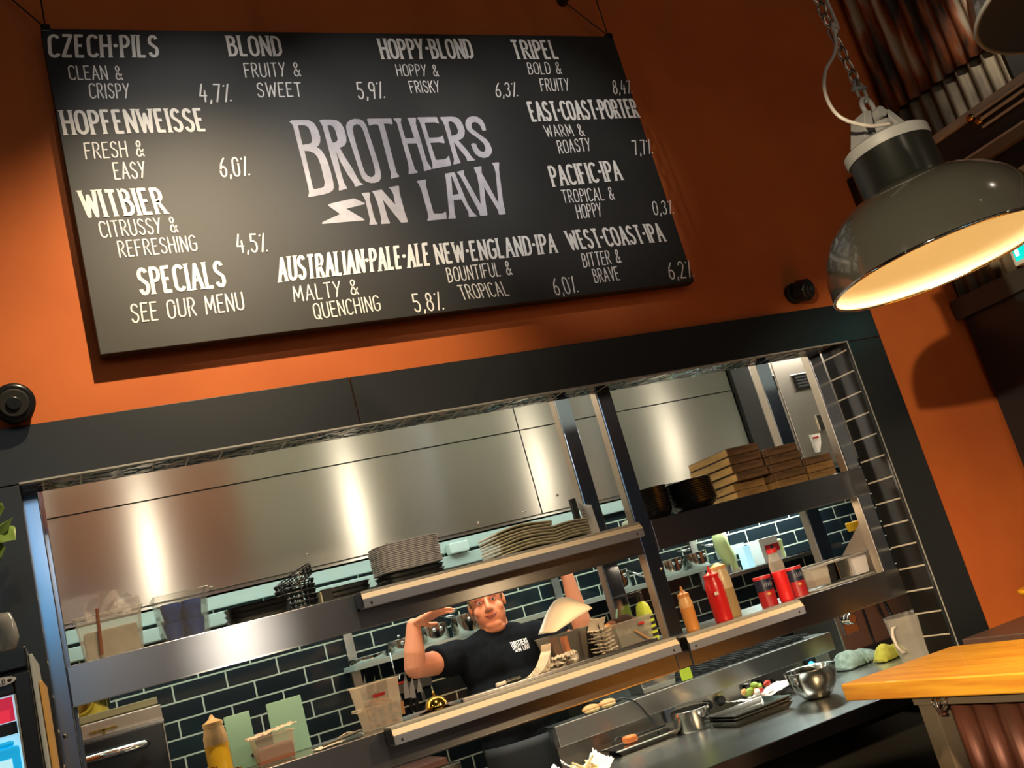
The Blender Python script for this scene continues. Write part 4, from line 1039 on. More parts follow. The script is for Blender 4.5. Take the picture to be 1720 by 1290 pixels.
# ================================================================== BAR ON THE RIGHT
bar = thing('bar_counter', (2.55, 1.9, 0.0), 'bar counter with thick honey coloured wooden top and red ribbed front', 'bar counter')
top = [(2.303, 2.783), (2.782, 2.717), (2.782, 0.4), (2.303, 0.4)]
MB().prism([(x, y, 1.100) for x, y in top], (0, 0, -0.056)).build('wooden_top', 'table', bar, bevel=0.004)
q0 = ax(1541, 1182, 2.36); q1 = ax(1568, 1182, 2.36)
MB().box(2.345, 2.74, 0.45, q0.y, 1.012, 1.043).build('top_rail', 'tan_metal', bar)
MB().box(2.36, 2.44, q1.y, q0.y, 0.0, 1.012).build('corner_post', 'tan_metal', bar, bevel=0.002)
m = MB()
yf = q1.y - 0.003
m.grid(lambda u, v: (2.405 + 0.012 * math.cos((yf - 1.9 * u) / 0.085 * 2 * math.pi), yf - 1.9 * u, 0.02 + 0.99 * v), 200, 4, 0.002)
m.build('ribbed_front', 'red_sheet', bar, smooth=True)
MB().box(2.43, 2.73, 0.45, q1.y - 0.01, 0.0, 1.01).build('carcass', 'black_matt', bar)
h0 = ax(1577, 1178, 2.33)
hk = MB().tube([(2.345, h0.y, 1.043), (2.33, h0.y, 1.03), (2.315, h0.y, 1.01), (2.318, h0.y, 0.992), (2.335, h0.y, 0.988)], 0.006, 8)
hk.tube([(2.34, h0.y - 0.03, 1.043), (2.325, h0.y - 0.03, 1.02), (2.325, h0.y - 0.012, 1.005), (2.325, h0.y, 0.995)], 0.004, 8)
hk.tube([(2.34, h0.y + 0.022, 1.043), (2.325, h0.y + 0.022, 1.025), (2.32, h0.y + 0.01, 1.005)], 0.004, 8)
hk.build('bag_hook', 'chrome', bar, smooth=True)
one('side_counter', MB().box(2.90, RX - 0.11, 0.9, 2.78, 1.035, 1.098), 'brown_top', 'dark brown counter behind the wooden bar top', 'counter', bevel=0.004)
yb = thing('yellow_pot', (3.275, 2.63, 1.099), 'glossy yellow waisted pot on the dark brown counter', 'pot')
MB().lathe([(0.0, 0.0), (0.092, 0.0), (0.102, 0.010), (0.108, 0.035), (0.100, 0.047), (0.099, 0.062), (0.112, 0.083), (0.122, 0.092), (0.120, 0.102), (0.105, 0.104), (0.085, 0.094), (0.05, 0.088), (0.0, 0.088)], (0, 0, 0), 48).build('body', 'yellow', yb, smooth=True, local=True)
MB().lathe([(0, -.0), (0.085, 0.0), (0.085, 0.004), (0, .004)], (0, 0, -0.0005)).build('foot', 'paper', yb, local=True)
MB().lathe([(0.0, 0.089), (0.028, 0.089), (0.024, 0.095), (0, 0.096)], (0, 0, 0), 24).build('wick_plate', 'chrome', yb, smooth='auto', local=True)

# ================================================================== BOTTLE FRIDGE, PLANT AND WALL SPOTS ON THE LEFT
fr = thing('bottle_fridge', (-0.40, 2.72, 0.0), 'black glass door bottle fridge with blue light at the lower left', 'fridge')
FX = -0.088; FY = 2.50
MB().box(-0.70, FX, FY + 0.03, 2.975, 0.05, 1.842).build('cabinet', 'black_plastic', fr, bevel=0.006)
MB().box(-0.70, FX, FY, FY + 0.028, 1.795, 1.842).build('top_panel', 'black_plastic', fr, bevel=0.004)
MB().box(-0.158 + 0.036, FX, FY, FY + 0.028, 0.2, 1.787).box(-0.70, -0.122, FY, FY + 0.028, 1.745, 1.787).box(-0.70, -0.122, FY, FY + 0.028, 0.2, 0.26).box(-0.70, -0.66, FY, FY + 0.028, 0.26, 1.745).build('door_frame', 'black_plastic', fr, bevel=0.003)
MB().box(-0.66, -0.122, FY + 0.026, FY + 0.0285, 0.26, 1.745).build('lit_interior', 'cool_white', fr)
MB().box(-0.125, -0.121, FY - 0.001, FY + 0.02, 0.26, 1.745).build('door_bead', 'grey_metal', fr)
lb = ay(2, 1146, FY)
bd = MB().lathe([(0, -.003), (1, -.003), (1, 0), (0.96, .002), (0, .002)], (0, 0, 0), 40, Matrix.Translation((lb.x, FY - 0.002, lb.z)) @ Matrix.Rotation(math.radians(90), 4, 'X') @ Matrix.Diagonal((0.030, 0.0095, 1, 1))).build('badge', 'pewter', fr, smooth='auto')
m = MB(); xx = lb.x - 0.006
for ch in 'LD':
    w, sts = GL[ch]
    for st in sts: ribbon(m.bm, [((xx + a * 0.011), lb.z - 0.005 + b * 0.009) for a, b in st], 0.0017, lambda a, b, k=0: Vector((a, FY - 0.0052 - .00005 * k, b)))
    xx += 0.0085
m.ball((lb.x + 0.017, FY - 0.004, lb.z), (0.005, 0.0015, 0.0035), 10, 6)
m.build('badge_text', 'ink', fr)
one('red_pack', MB().box(-0.30, -0.130, FY + 0.015, FY + 0.025, 1.690, 1.742), 'red_glow', 'red label at the top of the fridge window', 'label')
one('dark_pack', MB().box(-0.30, -0.128, FY + 0.014, FY + 0.0245, 1.662, 1.688), 'black_plastic', 'dark band below the red label in the fridge', 'label')
for k, (x, z0, z1, lab) in enumerate(((-0.158, 1.563, 1.650, 'blue pack in the fridge window, the upper right one'), (-0.235, 1.54, 1.645, 'blue pack in the fridge window, left of the upper right one'), (-0.157, 1.44, 1.560, 'blue pack in the fridge window below the upper right one'))):
    b_ = thing('blue_pack', (x, FY + 0.011, z0), lab, 'drink pack')
    MB().box(-0.036, 0.028, -0.010, 0.010, 0, z1 - z0 - 0.012).box(-0.028, 0.020, -0.008, 0.008, z1 - z0 - 0.012, z1 - z0).build('pack', 'cool_glow', b_, bevel=0.005, local=True)
    MB().box(-0.024, 0.012, -0.0115, -0.0101, 0.022, 0.05).build('label', 'cool_white', b_, local=True)
# flattened boxes beside the fridge
one('grey_sheet', MB().box(-0.0865, -0.078, 2.54, 2.93, 0.0, 1.825), 'grey_plastic', 'grey plastic sheet standing beside the fridge', 'sheet', bevel=0.002)
one('cardboard_sheet', MB().box(-0.0765, -0.068, 2.62, 2.94, 0.0, 1.765), 'cardboard', 'flattened cardboard standing between the fridge and the pass', 'cardboard', bevel=0.002)
wg = thing('wine_glass', (-0.150, 2.66, 1.8425), 'empty stemless glass standing on the bottle fridge', 'glass')
MB().lathe([(0.0, 0.0), (0.022, 0.001), (0.040, 0.018), (0.047, 0.040), (0.044, 0.070), (0.036, 0.098), (0.0345, 0.098), (0.0425, 0.070), (0.0455, 0.040), (0.038, 0.020), (0.02, 0.006), (0, 0.005)], (0, 0, 0), 40).build('bowl', 'wine', wg, smooth=True, local=True)
pl = thing('trailing_plant', (-0.30, 2.62, 2.20), 'trailing plant with broad green leaves at the left edge', 'plant')
MB().lathe([(0, 0), (0.07, 0), (0.09, 0.14), (0.082, 0.14), (0.065, 0.01), (0, 0.01)], (-0.34, 2.62, 2.36), 28).tube([(-0.42, 2.62, 2.49), (-0.34, 2.62, 2.9), (-0.26, 2.62, 2.49)], 0.003, 6).rod((-0.34, 2.62, 2.9), (-0.34, 2.62, 5.19), 0.003, 6).build('pot', 'cap_grey', pl, smooth='auto')
stem = MB(); lf = []
def leaf(base, tip, w, droop, nrm):
    base, tip, nrm = Vector(base), Vector(tip), Vector(nrm).normalized()
    ax_ = tip - base; side = ax_.cross(nrm).normalized(); m = MB()
    prof = [0.05, .62, .95, 1.0, .86, .55, .22, 0.02]
    def fn(u, v):
        i = u * 7; a = int(min(6, i)); f = i - a; wd = prof[a] * (1 - f) + prof[a + 1] * f
        s = v * 2 - 1
        return base + ax_ * u + side * (s * wd * w) + nrm * (-droop * u * u + 0.18 * w * abs(s) * wd)
    m.grid(fn, 14, 6, 0.0008); return m
vine = [(-0.30, 2.60, 2.50), (-0.27, 2.58, 2.44), (-0.245, 2.58, 2.36), (-0.235, 2.58, 2.26), (-0.24, 2.58, 2.18)]
MB().tube(vine, 0.003, 6).build('stem', 'leaf', pl)
def pp(px, py, y=2.56): return ay(px, py, y)
for b_, t_, w_ in (((-4, 895), (28, 905), 0.028), ((-6, 862), (8, 852), 0.02), ((-10, 930), (10, 918), 0.024), ((-8, 905), (22, 867), 0.012), ((-30, 880), (-5, 850), 0.03), ((-30, 940), (-4, 960), 0.03)):
    leaf(pp(*b_), pp(*t_, 2.53), w_, 0.006, (0.2, -1, 0.25)).build('leaf', 'leaf', pl, smooth=True)


def wall_spot(c, fwd, r, label):
    t = thing('wall_camera', c, label, 'wall camera')
    f = Vector(fwd).normalized(); c = Vector(c)
    MB().rod((c.x, 2.998, c.z), (c.x, 2.975, c.z), r * 0.95, 32).build('mount_plate', 'black_matt', t, smooth='auto', bevel=0.003)
    b_ = c + Vector((0, 0.01, 0))
    MB().rod(b_, b_ + f * 0.055, r, 40).build('housing', 'black_plastic', t, smooth='auto', bevel=0.008)
    r1 = MB().rod(b_ + f * 0.052, b_ + f * 0.064, r * 0.72, 32).build('lens_ring', 'black_matt', t, smooth='auto', bevel=0.004)
    MB().rod(b_ + f * 0.060, b_ + f * 0.070, r * 0.34, 24).build('lens', 'black_panel', t, smooth='auto', bevel=0.003)


wall_spot((-0.040, 2.955, 2.556), (0.0, -0.92, -0.30), 0.056, 'round black camera on the orange wall above the left end of the header')
q = ay(1342, 488, 2.955)
wall_spot((q.x, 2.955, q.z), (0.30, -0.85, -0.22), 0.046, 'round black camera on the orange wall above the right end of the header')

# ================================================================== THINGS ON THE UPPER SHELF (z 1.81)
ZU, ZL, ZC = 1.8105, 1.3835, 0.9505
def gn(loc, w, d, h, taper, mat, label, cat, rz=0.0, lip=0.006, name='food_container', wall=0.003, group=None):
    """open tapered box with a rolled rim; loc is the base centre"""
    t = thing(name, loc, label, cat, group, rz)
    a, b = w / 2 - taper, d / 2 - taper; A, B = w / 2, d / 2
    def ring(x, y, z): return [(-x, -y, z), (x, -y, z), (x, y, z), (-x, y, z)]
    m = MB()
    m.loft([ring(a, b, 0), ring(A, B, h), ring(A + lip, B + lip, h), ring(A + lip, B + lip, h - 0.004), ring(A + lip * .6, B + lip * .6, h - 0.004)], False)
    m.loft([ring(a - wall, b - wall, wall), ring(A - wall, B - wall, h), ring(A, B, h)], False)
    for z, s in ((0, 0), (wall, wall)):
        m.bm.faces.new([m.bm.verts.new(p) for p in ring(a - s, b - s, z)])
    m.build('tub', mat, t, local=True, bevel=0.004)
    return t


def onshelf(px, py, Y): return ay(px, py, Y)


# 1 frosted tub with a crumpled bag, 2 tub of navy cups
c1 = gn((0.115, 3.27, ZU), 0.185, 0.15, 0.135, 0.012, 'frost', 'frosted tub lined with a crumpled clear bag at the left end', 'food tub')
m = MB(); random.seed(3)
f_ = crumple(3, 0.016)
m.grid(lambda u, v: (-0.06 + 0.16 * u, 0.02 + f_(u, v) + 0.03 * math.sin(9 * u), 0.128 + 0.075 * v * (0.5 + 0.5 * math.sin(2.6 * u + .4)) + f_(v, u) * .5), 24, 10)
m.build('clear_bag', 'film', c1, local=True, smooth=True)
MB().box(-0.075, 0.075, -0.055, 0.055, 0.005, 0.088).build('contents', 'khaki', c1, local=True, bevel=0.006)
MB().rod((-0.035, -0.073, 0.015), (-0.028, -0.078, 0.15), 0.005, 8).build('stick', 'terracotta', c1, local=True)
c2 = gn((0.325, 3.28, ZU), 0.155, 0.16, 0.145, 0.012, 'glass', 'clear tub filled with navy blue cups', 'food tub')
cup = thing('navy_cup', (0.2925, 3.262, ZU + 0.006), 'navy plastic cup in the clear tub', 'cup', 'navy cups in the clear tub')
MB().lathe([(0, 0), (0.022, 0), (0.031, 0.055), (0.029, 0.055), (0.021, 0.004), (0, 0.004)], (0, 0, 0), 28).build('bowl', 'blue_cup', cup, local=True, smooth='auto')
for (x, y, z) in ((0.3575, 3.262, .006), (0.325, 3.318, .006), (0.2925, 3.262, .064), (0.3575, 3.262, .064), (0.325, 3.318, .064)): dup(cup, (x, y, ZU + z))
# 3 low black trays
def tray_stack(cx, cy, z, w, d, h, n, mat, label, group, name='black_tray', pitch=0.0165, rz=0.0, toplabel=None, seg=4):
    root = thing(name, (cx, cy, z), label, 'tray', group, rz)
    sec = lambda x, y, zz: [(x * math.copysign(abs(math.cos(a)) ** .45, math.cos(a)), y * math.copysign(abs(math.sin(a)) ** .45, math.sin(a)), zz) for a in [2 * math.pi * k / 40 for k in range(40)]]
    m = MB().loft([sec(w * .44, d * .44, 0), sec(w * .48, d * .48, h * .9), sec(w * .5, d * .5, h), sec(w * .485, d * .485, h), sec(w * .46, d * .46, h * .8), sec(w * .42, d * .42, .003)])
    m.build('dish', mat, root, local=True, smooth='auto')
    r = random.Random(int(cx * 1000))
    for k in range(1, n):
        dup(root, (cx, cy, z + k * pitch), label=toplabel if (k == n - 1 and toplabel) else None, rz=rz)
    return root
tray_stack(0.541, 3.21, ZU, 0.20, 0.14, 0.020, 3, 'black_plastic', 'flat black oval tray in the low stack left of the baskets', 'low stack of black trays')
# 4 black wire baskets, nested
bk = thing('wire_basket', (0.704, 3.375, ZU + .001), 'round black plastic basket in the nested stack', 'basket', 'nested black baskets')
m = MB()
for z, r_ in ((0.002, .048), (0.018, .054), (0.034, .061)):
    m.tube([(r_ * 1.1 * math.cos(a * math.pi / 16), r_ * math.sin(a * math.pi / 16), z) for a in range(32)], 0.0024, 6, True)
for a in range(22):
    c_, s_ = math.cos(a * math.pi / 11), math.sin(a * math.pi / 11)
    m.rod((.0528 * c_, .048 * s_, 0.002), (.0671 * c_, .061 * s_, 0.034), 0.0022, 5)
m.cyl((0, 0, 0), 0.050, 0.0, 0.003, 24)
m.build('weave', 'black_plastic', bk, local=True, smooth='auto')
for k in range(1, 5): dup(bk, (0.704, 3.375, ZU + .001 + 0.0172 * k))
dup(bk, (0.722, 3.375, ZU + 0.101), label='topmost black basket tilted on the nested stack', rot=(0.0, -0.42, 0.2))
one('wooden_block', MB().box(0.763, 0.800, 3.26, 3.30, ZU, ZU + 0.052), 'black_matt', 'small dark upright block right of the baskets', 'block', bevel=0.003)
one('label_block', MB().box(0.757, 0.7625, 3.262, 3.298, ZU, ZU + 0.046), 'khaki', 'tan card stuck to the small dark block', 'card')
# 6 black tray behind the rail, 7 oval grey plates on a black base
tray_stack(0.868, 3.40, ZU, 0.185, 0.15, 0.022, 3, 'black_plastic', 'black tray lying between the baskets and the grey plates', 'black trays beside the plates')
tray_stack(1.085, 3.30, ZU, 0.235, 0.17, 0.028, 2, 'black_plastic', 'black tray under the stack of grey plates', 'black trays under the plates')
pt = thing('grey_plate', (1.085, 3.30, ZU + 0.046), 'grey oval metal plate in the tall even stack', 'plate', 'stack of grey oval plates')
sec = lambda x, y, z: [(x * math.copysign(abs(math.cos(a)) ** .6, math.cos(a)), y * math.copysign(abs(math.sin(a)) ** .6, math.sin(a)), z) for a in [2 * math.pi * k / 48 for k in range(48)]]
MB().loft([sec(.095, .075, 0), sec(.115, .09, .006), sec(.120, .095, .0085), sec(.120, .095, .0098), sec(.11, .088, .0075), sec(.09, .07, .002)]).build('dish', 'pewter', pt, local=True, smooth='auto')
for k in range(1, 15): dup(pt, (1.085 + .001 * math.sin(k), 3.30, ZU + 0.046 + .0064 * k), label='topmost grey oval plate of the tall stack' if k == 14 else None)
# 8 wavy folded paper liners, two stacks
def wavy_stack(cx, cy, w, d, n, pitch, label, group, top, seed):
    r = random.Random(seed); protos = []
    for k in range(n):
        ph, am = r.uniform(0, 6), r.uniform(.006, .010)
        base = Vector((cx + r.uniform(-.003, .003), cy, ZU + pitch * k + 0.006))
        t = thing('folded_liner', base, top if k == n - 1 else label, 'folded liner', group, r.uniform(-.015, .015))
        ty = 0.0040
        def z_(x): return (am if k else .003) * math.sin(17 * x + 0.4 * k * 0.25 + 1.2) + 0.025 * x * (k / n) * 1.4
        secs = []
        for i in range(25):
            x = -w / 2 + w * i / 24; zc = z_(x)
            secs.append([(x, -d / 2, zc - ty), (x, -d / 2 - .004, zc), (x, -d / 2, zc + ty), (x, d / 2, zc + ty), (x, d / 2, zc - ty)])
        MB().loft(secs).build('sheet', 'khaki', t, local=True, smooth='auto')
        MB().tube([(-w / 2 - .001, -d / 2 + d * j / 6, z_(-w / 2)) for j in range(7)], ty * .95, 8).build('fold', 'khaki_edge' if seed == 5 else 'paper_shade', t, local=True, smooth=True)
wavy_stack(1.520, 3.31, 0.225, 0.18, 9, 0.0112, 'wavy brown folded liner in the larger stack', 'larger stack of brown liners', 'topmost wavy brown liner of the larger stack', 4)
wavy_stack(1.715, 3.32, 0.150, 0.16, 7, 0.0108, 'wavy brown folded liner in the smaller stack by the post', 'smaller stack of brown liners', 'topmost wavy brown liner of the smaller stack', 5)
# 9 script menu leaning against the post
mn = thing('paper_menu', (1.865, 3.36, ZU), 'curled white paper with black script leaning beside the middle post', 'paper')
MB().grid(lambda u, v: (-0.025 + 0.065 * u + .012 * v - .028 * v, 0.03 * math.sin(2.6 * u) - .02 * v, 0.158 * v * (1 - .18 * u)), 10, 10, 0.001).build('sheet', 'paper', mn, local=True, smooth=True)
m = MB(); r = random.Random(9)
for k in range(9):
    z = 0.018 + k * 0.012
    m.tube([(-0.028 - .016 * (z / .158) + .007 + .003 * j, -0.003 - .02 * z / .158 + .01 * math.sin(2.6 * (.1 + .05 * j)) - .006, z + .003 * math.sin(j * 2.1 + k)) for j in range(6)], .0014, 4)
m.build('script', 'ink', mn, local=True)
MB().box(-0.055, -0.034, 0.0, 0.02, 0.0, 0.17).build('black_cover', 'black_matt', mn, local=True)
# right bay: black bowls
def bowl_stack(cx, cy, r0, n, pitch, label, group, top, lean=0.0):
    t = thing('black_bowl', (cx, cy, ZU), label, 'bowl', group)
    MB().lathe([(0, 0), (r0 * .62, 0), (r0 * .85, .014), (r0 * .97, .030), (r0, .036), (r0 * .975, .037), (r0 * .945, .0285), (r0 * .825, .0140), (r0 * .60, .0025), (0, .0025)], (0, 0, 0), 40).build('bowl', 'black_plastic', t, local=True, smooth='auto')
    for k in range(1, n): dup(t, (cx + lean * k + .0004 * math.sin(k * 2.3), cy, ZU + pitch * k), label=top if k == n - 1 else None)
bowl_stack(2.082, 3.235, 0.072, 11, 0.0090, 'black bowl in the stack next to the middle post', 'black bowls beside the post', 'topmost black bowl of the stack next to the middle post')
bowl_stack(2.262, 3.225, 0.098, 10, 0.0094, 'black bowl in the wider stack before the wooden blocks', 'wider stack of black bowls', 'topmost black bowl of the wider stack', -0.0005)
# wooden blocks in three columns
def block(x0, x1, z0, z1, mat, label, y0=3.175, y1=3.455, end=True):
    t = thing('wooden_block', ((x0 + x1) / 2, (y0 + y1) / 2, z0), label, 'wooden block', 'wooden blocks on the right upper shelf')
    MB().box(x0 + .0015, x1 - .0015, y0, y1, z0 + .0008, z1 - .0008).build('block', mat, t, bevel=0.0025)
    if end: MB().box(x0, x0 + .0014, y0 + .004, y1 - .004, z0 + .004, z1 - .004).build('side_face', 'wood_end', t)
    return t
ordn = ['bottom', 'second from the bottom', 'third from the bottom', 'fourth from the bottom', 'fifth from the bottom', 'topmost']
bh = 0.0345
for k in range(6):
    mat = 'wood_mid' if k < 2 else 'wood_dark'
    x0 = 2.470 if k < 2 else 2.452 + (0.006 if k == 2 else (-.004 if k == 4 else 0))
    block(x0, x0 + 0.163, ZU + bh * k, ZU + bh * (k + 1), mat, 'wooden block, %s in the left column of blocks' % ordn[k], y0=3.165 + (.05 if k < 2 else .0) + .005 * (k % 2), y1=3.455)
for k in range(5):
    mat = 'wood_mid' if k == 0 else 'wood_dark'
    lab = ordn[k] if k < 4 else 'topmost'
    block(2.640 + .006 * (k % 2), 2.808 + .004 * (k % 2), ZU + bh * k, ZU + bh * (k + 1), mat, 'wooden block, %s in the middle column of blocks' % lab, y0=3.165 + .004 * (k % 3), end=False)
for k in range(3):
    block(2.826 + .003 * k, 2.972, ZU + 0.0335 * k, ZU + 0.0335 * (k + 1), 'wood_mid' if k < 2 else 'wood_dark', 'wooden block, %s in the right column of blocks' % ('bottom', 'middle', 'topmost')[k], end=False)

# ================================================================== LOWER SHELF, LEFT BAY (z 1.385)
def lp(px, py): return az(px, py, ZL)
def squeeze(loc, r, h, shoulder, mat, capmat, label, name='squeeze_bottle', fillmat=None, fillh=0.0, nozzle=0.045):
    t = thing(name, loc, label, 'bottle')
    if fillmat:
        MB().lathe([(0, 0), (r * .93, 0), (r, .006), (r, fillh), (0, fillh)], (0, 0, 0), 28).build('sauce', fillmat, t, local=True, smooth='auto')
        MB().lathe([(r, fillh + .0005), (r * 1.0, h * shoulder), (r * .93, h * (shoulder + .05)), (r * .80, h), (0, h)], (0, 0, 0), 28).build('body', mat, t, local=True, smooth='auto')
    else:
        MB().lathe([(0, 0), (r * .93, 0), (r, .006), (r, h * shoulder), (r * .93, h * (shoulder + .05)), (r * .80, h), (0, h)], (0, 0, 0), 28).build('body', mat, t, local=True, smooth='auto')
    MB().lathe([(r * .86, h + .0005), (r * .86, h + .012), (r * .5, h + .018), (r * .26, h + .024), (r * .10, h + nozzle), (0, h + nozzle)], (0, 0, 0), 24).build('nozzle_cap', capmat, t, local=True, smooth='auto')
    return t
squeeze((0.356, 3.31, ZL), 0.036, 0.155, .80, 'oil_top', 'oil_top', 'squeeze bottle of yellow oil on the left lower shelf', fillmat='oil', fillh=0.100, nozzle=.036)
for x, y, h, lab in ((0.305, 3.20, .045, 'small dark brass cup before the oil bottle'), (0.368, 3.165, .026, 'low dark brass cup right of the small cup')):
    one('brass_cup', MB().lathe([(0, 0), (.028, 0), (.031, h), (.029, h), (.026, .004), (0, .004)], (x, y, ZL), 28), 'brass', lab, 'cup', smooth='auto')
def gboard(px0, px1, ptop, y, lab, lean):
    b0 = ay(px0[0], px0[1], y); b1 = ay(px1[0], px1[1], y); t0 = ay(ptop[0], ptop[1], y)
    w = b1.x - b0.x; h = t0.z - ZL
    t = thing('green_board', ((b0.x + b1.x) / 2, y, ZL), lab, 'cutting board')
    MB().box(-w / 2, w / 2, -.004, .004, 0, h).build('slab', 'board_green', t, local=True, bevel=0.0025)
    MB().rod((-w * .12 if lean > 0 else w * .32, -.0045, .032), (-w * .12 if lean > 0 else w * .32, -.012, .032), .0065, 16).build('black_knob', 'black_plastic', t, local=True, smooth='auto')
    t.rotation_euler = (-abs(lean), 0, 0)
gboard((392, 1290), (436, 1280), (405, 1197), 3.40, 'pale green board left of the brown tub', -.06)
gboard((463, 1262), (522, 1246), (485, 1172), 3.42, 'pale green board behind the brown tub, the right one', .06)
c3 = gn((0.515, 3.275, ZL), 0.125, 0.10, 0.085, 0.010, 'frost', 'half full tub of brown sauce with a film lid', 'food tub')
MB().box(-.054, .054, -.042, .042, .004, .052).build('brown_contents', 'terracotta', c3, local=True, bevel=.004)
f2 = crumple(8, .006)
MB().grid(lambda u, v: (-.075 + .15 * u, -.062 + .12 * v, .0885 + f2(u, v) + .012 * u), 18, 12, .0006).build('film_lid', 'film', c3, local=True, smooth=True)
# slips and pen between tub and bucket
def slip(loc, w, d, curl, label, rz=0.0, seed=1, mat='paper', name='receipt', th=.0006, n=12, lines=0):
    t = thing(name, loc, label, 'receipt', None, rz)
    f = crumple(seed, .003)
    g = lambda u, v: Vector((-w / 2 + w * u, -d / 2 + d * v, .004 + curl(u, v) + f(u, v)))
    MB().grid(g, n, n, th).build('sheet', mat, t, local=True, smooth=True)
    if lines:
        m = MB()
        for k in range(lines):
            v = .2 + .6 * k / max(1, lines - 1)
            m.tube([g(.2 + .05 * j, v) + Vector((0, -.001, .0008)) for j in range(12)], .0006, 4)
        m.build('print', 'ink', t, local=True)
    return t
slip((0.665, 3.20, ZL), .09, .07, lambda u, v: .004 * u, 'white slip lying by the brown tub', .15, 2)
slip((0.735, 3.23, ZL), .10, .08, lambda u, v: .022 * math.sin(3 * u) * (1 - v * .5), 'crumpled white slip left of the crumb bucket', -.2, 12)
one('black_pen', MB().rod((0.64, 3.16, ZL + .012), (0.775, 3.19, ZL + .02), .0045, 10), 'black_plastic', 'black pen on the white slips', 'pen', smooth='auto')
# bucket of crumbs
bu = gn((0.872, 3.30, ZL), 0.135, 0.135, 0.145, 0.014, 'frost', 'square clear bucket of brown crumbs with a red tag', 'food tub')
MB().box(-.052, .052, -.052, .052, .004, .075).build('crumbs', 'brown_food', bu, local=True, bevel=.008)
MB().ball((.0, -.0, .075), (.048, .048, .018), 20, 10).build('crumb_heap', 'brown_food', bu, local=True, smooth=True)
MB().box(-.028, .014, -.0685, -.0665, .100, .111).build('red_tag', 'red_cap', bu, local=True, bevel=.001)
MB().box(.062, .088, -.05, -.042, .118, .124).build('red_tab', 'red_cap', bu, local=True)
MB().box(-.085, -.062, -.03, .03, .066, .076).build('side_handle', 'frost', bu, local=True, bevel=.003)
# reception bell
q = az(733, 1198, 1.395)
bl = thing('service_bell', (1.03, 3.19, ZL + .011), 'brass service bell on the lower shelf', 'bell')
MB().lathe([(0, 0), (.040, 0), (.041, .004), (.030, .007), (0, .007)], (0, 0, 0), 32).build('foot', 'brass', bl, local=True, smooth='auto')
MB().lathe([(.038, .010), (.0365, .018), (.031, .030), (.021, .038), (.008, .042), (0, .0425)], (0, 0, 0), 32).build('dome', 'brass', bl, local=True, smooth=True)
MB().rod((0, 0, .042), (0, 0, .052), .003, 8).ball((0, 0, .053), .0045, 12, 8).build('button', 'brass', bl, local=True, smooth=True)
one('bell_stand', MB().box(0.98, 1.08, 3.15, 3.235, ZL, ZL + .0105), 'steel_dark', 'flat steel pad under the brass bell', 'pad')
# receipt rail and curled tickets in front of the chef
tr = thing('ticket_rail', (1.30, 3.14, ZL), 'low steel ticket rail along the lower shelf', 'rail')
MB().box(1.10, 1.87, 3.128, 3.15, ZL, ZL + .022).build('channel', 'steel_dark', tr, bevel=.003)
pn = thing('marker_pen', (1.265, 3.139, ZL + .0225), 'black marker pen with white cap on the ticket rail', 'pen')
MB().rod((.0, 0, .007), (.055, 0, .007), .007, 12).build('barrel', 'black_plastic', pn, local=True, smooth='auto')
MB().rod((-.035, 0, .007), (-.0005, 0, .007), .0065, 12).build('cap', 'paper', pn, local=True, smooth='auto')
slip((1.395, 3.205, ZL + .004), .145, .075, lambda u, v: .075 * u * u * u + .01 * (1 - u) ** 2, 'curled till receipt with print rising in front of the chef', .06, 5, lines=4)
for k, (x, y, z, w, d, rz, sd, lab) in enumerate(((1.492, 3.205, .004, .12, .075, .3, 21, 'crumpled slip lowest in the heap below the glass jar'), (1.515, 3.205, .022, .11, .07, -.4, 22, 'crumpled slip in the middle of the heap below the glass jar'), (1.53, 3.205, .040, .10, .07, .8, 23, 'crumpled slip topmost in the heap below the glass jar'))):
    ff = crumple(sd, .012)
    slip((x, y, ZL + z), w, d, (lambda g: lambda u, v: g(u, v) + .008)(ff), lab, rz, sd, 'paper_shade')
slip((1.50, 3.30, ZL + .004), .035, .07, lambda u, v: .095 * u, 'stiff upright slip leaning on the glass jar', .1, 31, 'paper_shade')
# rectangular glass jar with sweets and pens
gj = gn((1.600, 3.33, ZL), 0.16, 0.12, 0.125, 0.018, 'glass', 'clear square jar holding packets beside the receipts', 'jar', lip=.004)
MB().box(-.055, -.03, -.03, .0, .006, .115).build('red_packet', 'terracotta', gj, local=True)
MB().box(-.005, .012, -.02, .01, .006, .11).build('orange_packet', 'food_orange', gj, local=True)
MB().ball((-.045, -.035, .03), (.02, .018, .022), 14, 8).ball((.01, -.03, .035), (.022, .018, .024), 14, 8).build('white_packet', 'paper', gj, local=True, smooth=True)
# ticket printer with a big curl of paper
tp = thing('ticket_printer', (1.73, 3.445, ZL), 'black ticket printer with a wide curl of white paper', 'ticket printer')
MB().box(-.075, .075, -.036, .036, .0, .118).build('case', 'black_plastic', tp, local=True, bevel=.008)
MB().grid(lambda u, v: (-.155 + .175 * u + .02 * v * u, -.125 + .15 * v, .134 + .045 * u + v ** .8 * .085 * math.sin(math.pi * (0.02 + .80 * u)) ** 1.1), 24, 10, .001).build('paper_curl', 'paper_shade', tp, local=True, smooth=True)
MB().box(.045, .072, -.0405, -.037, .05, .09).build('paper_slot', 'grey_metal', tp, local=True)
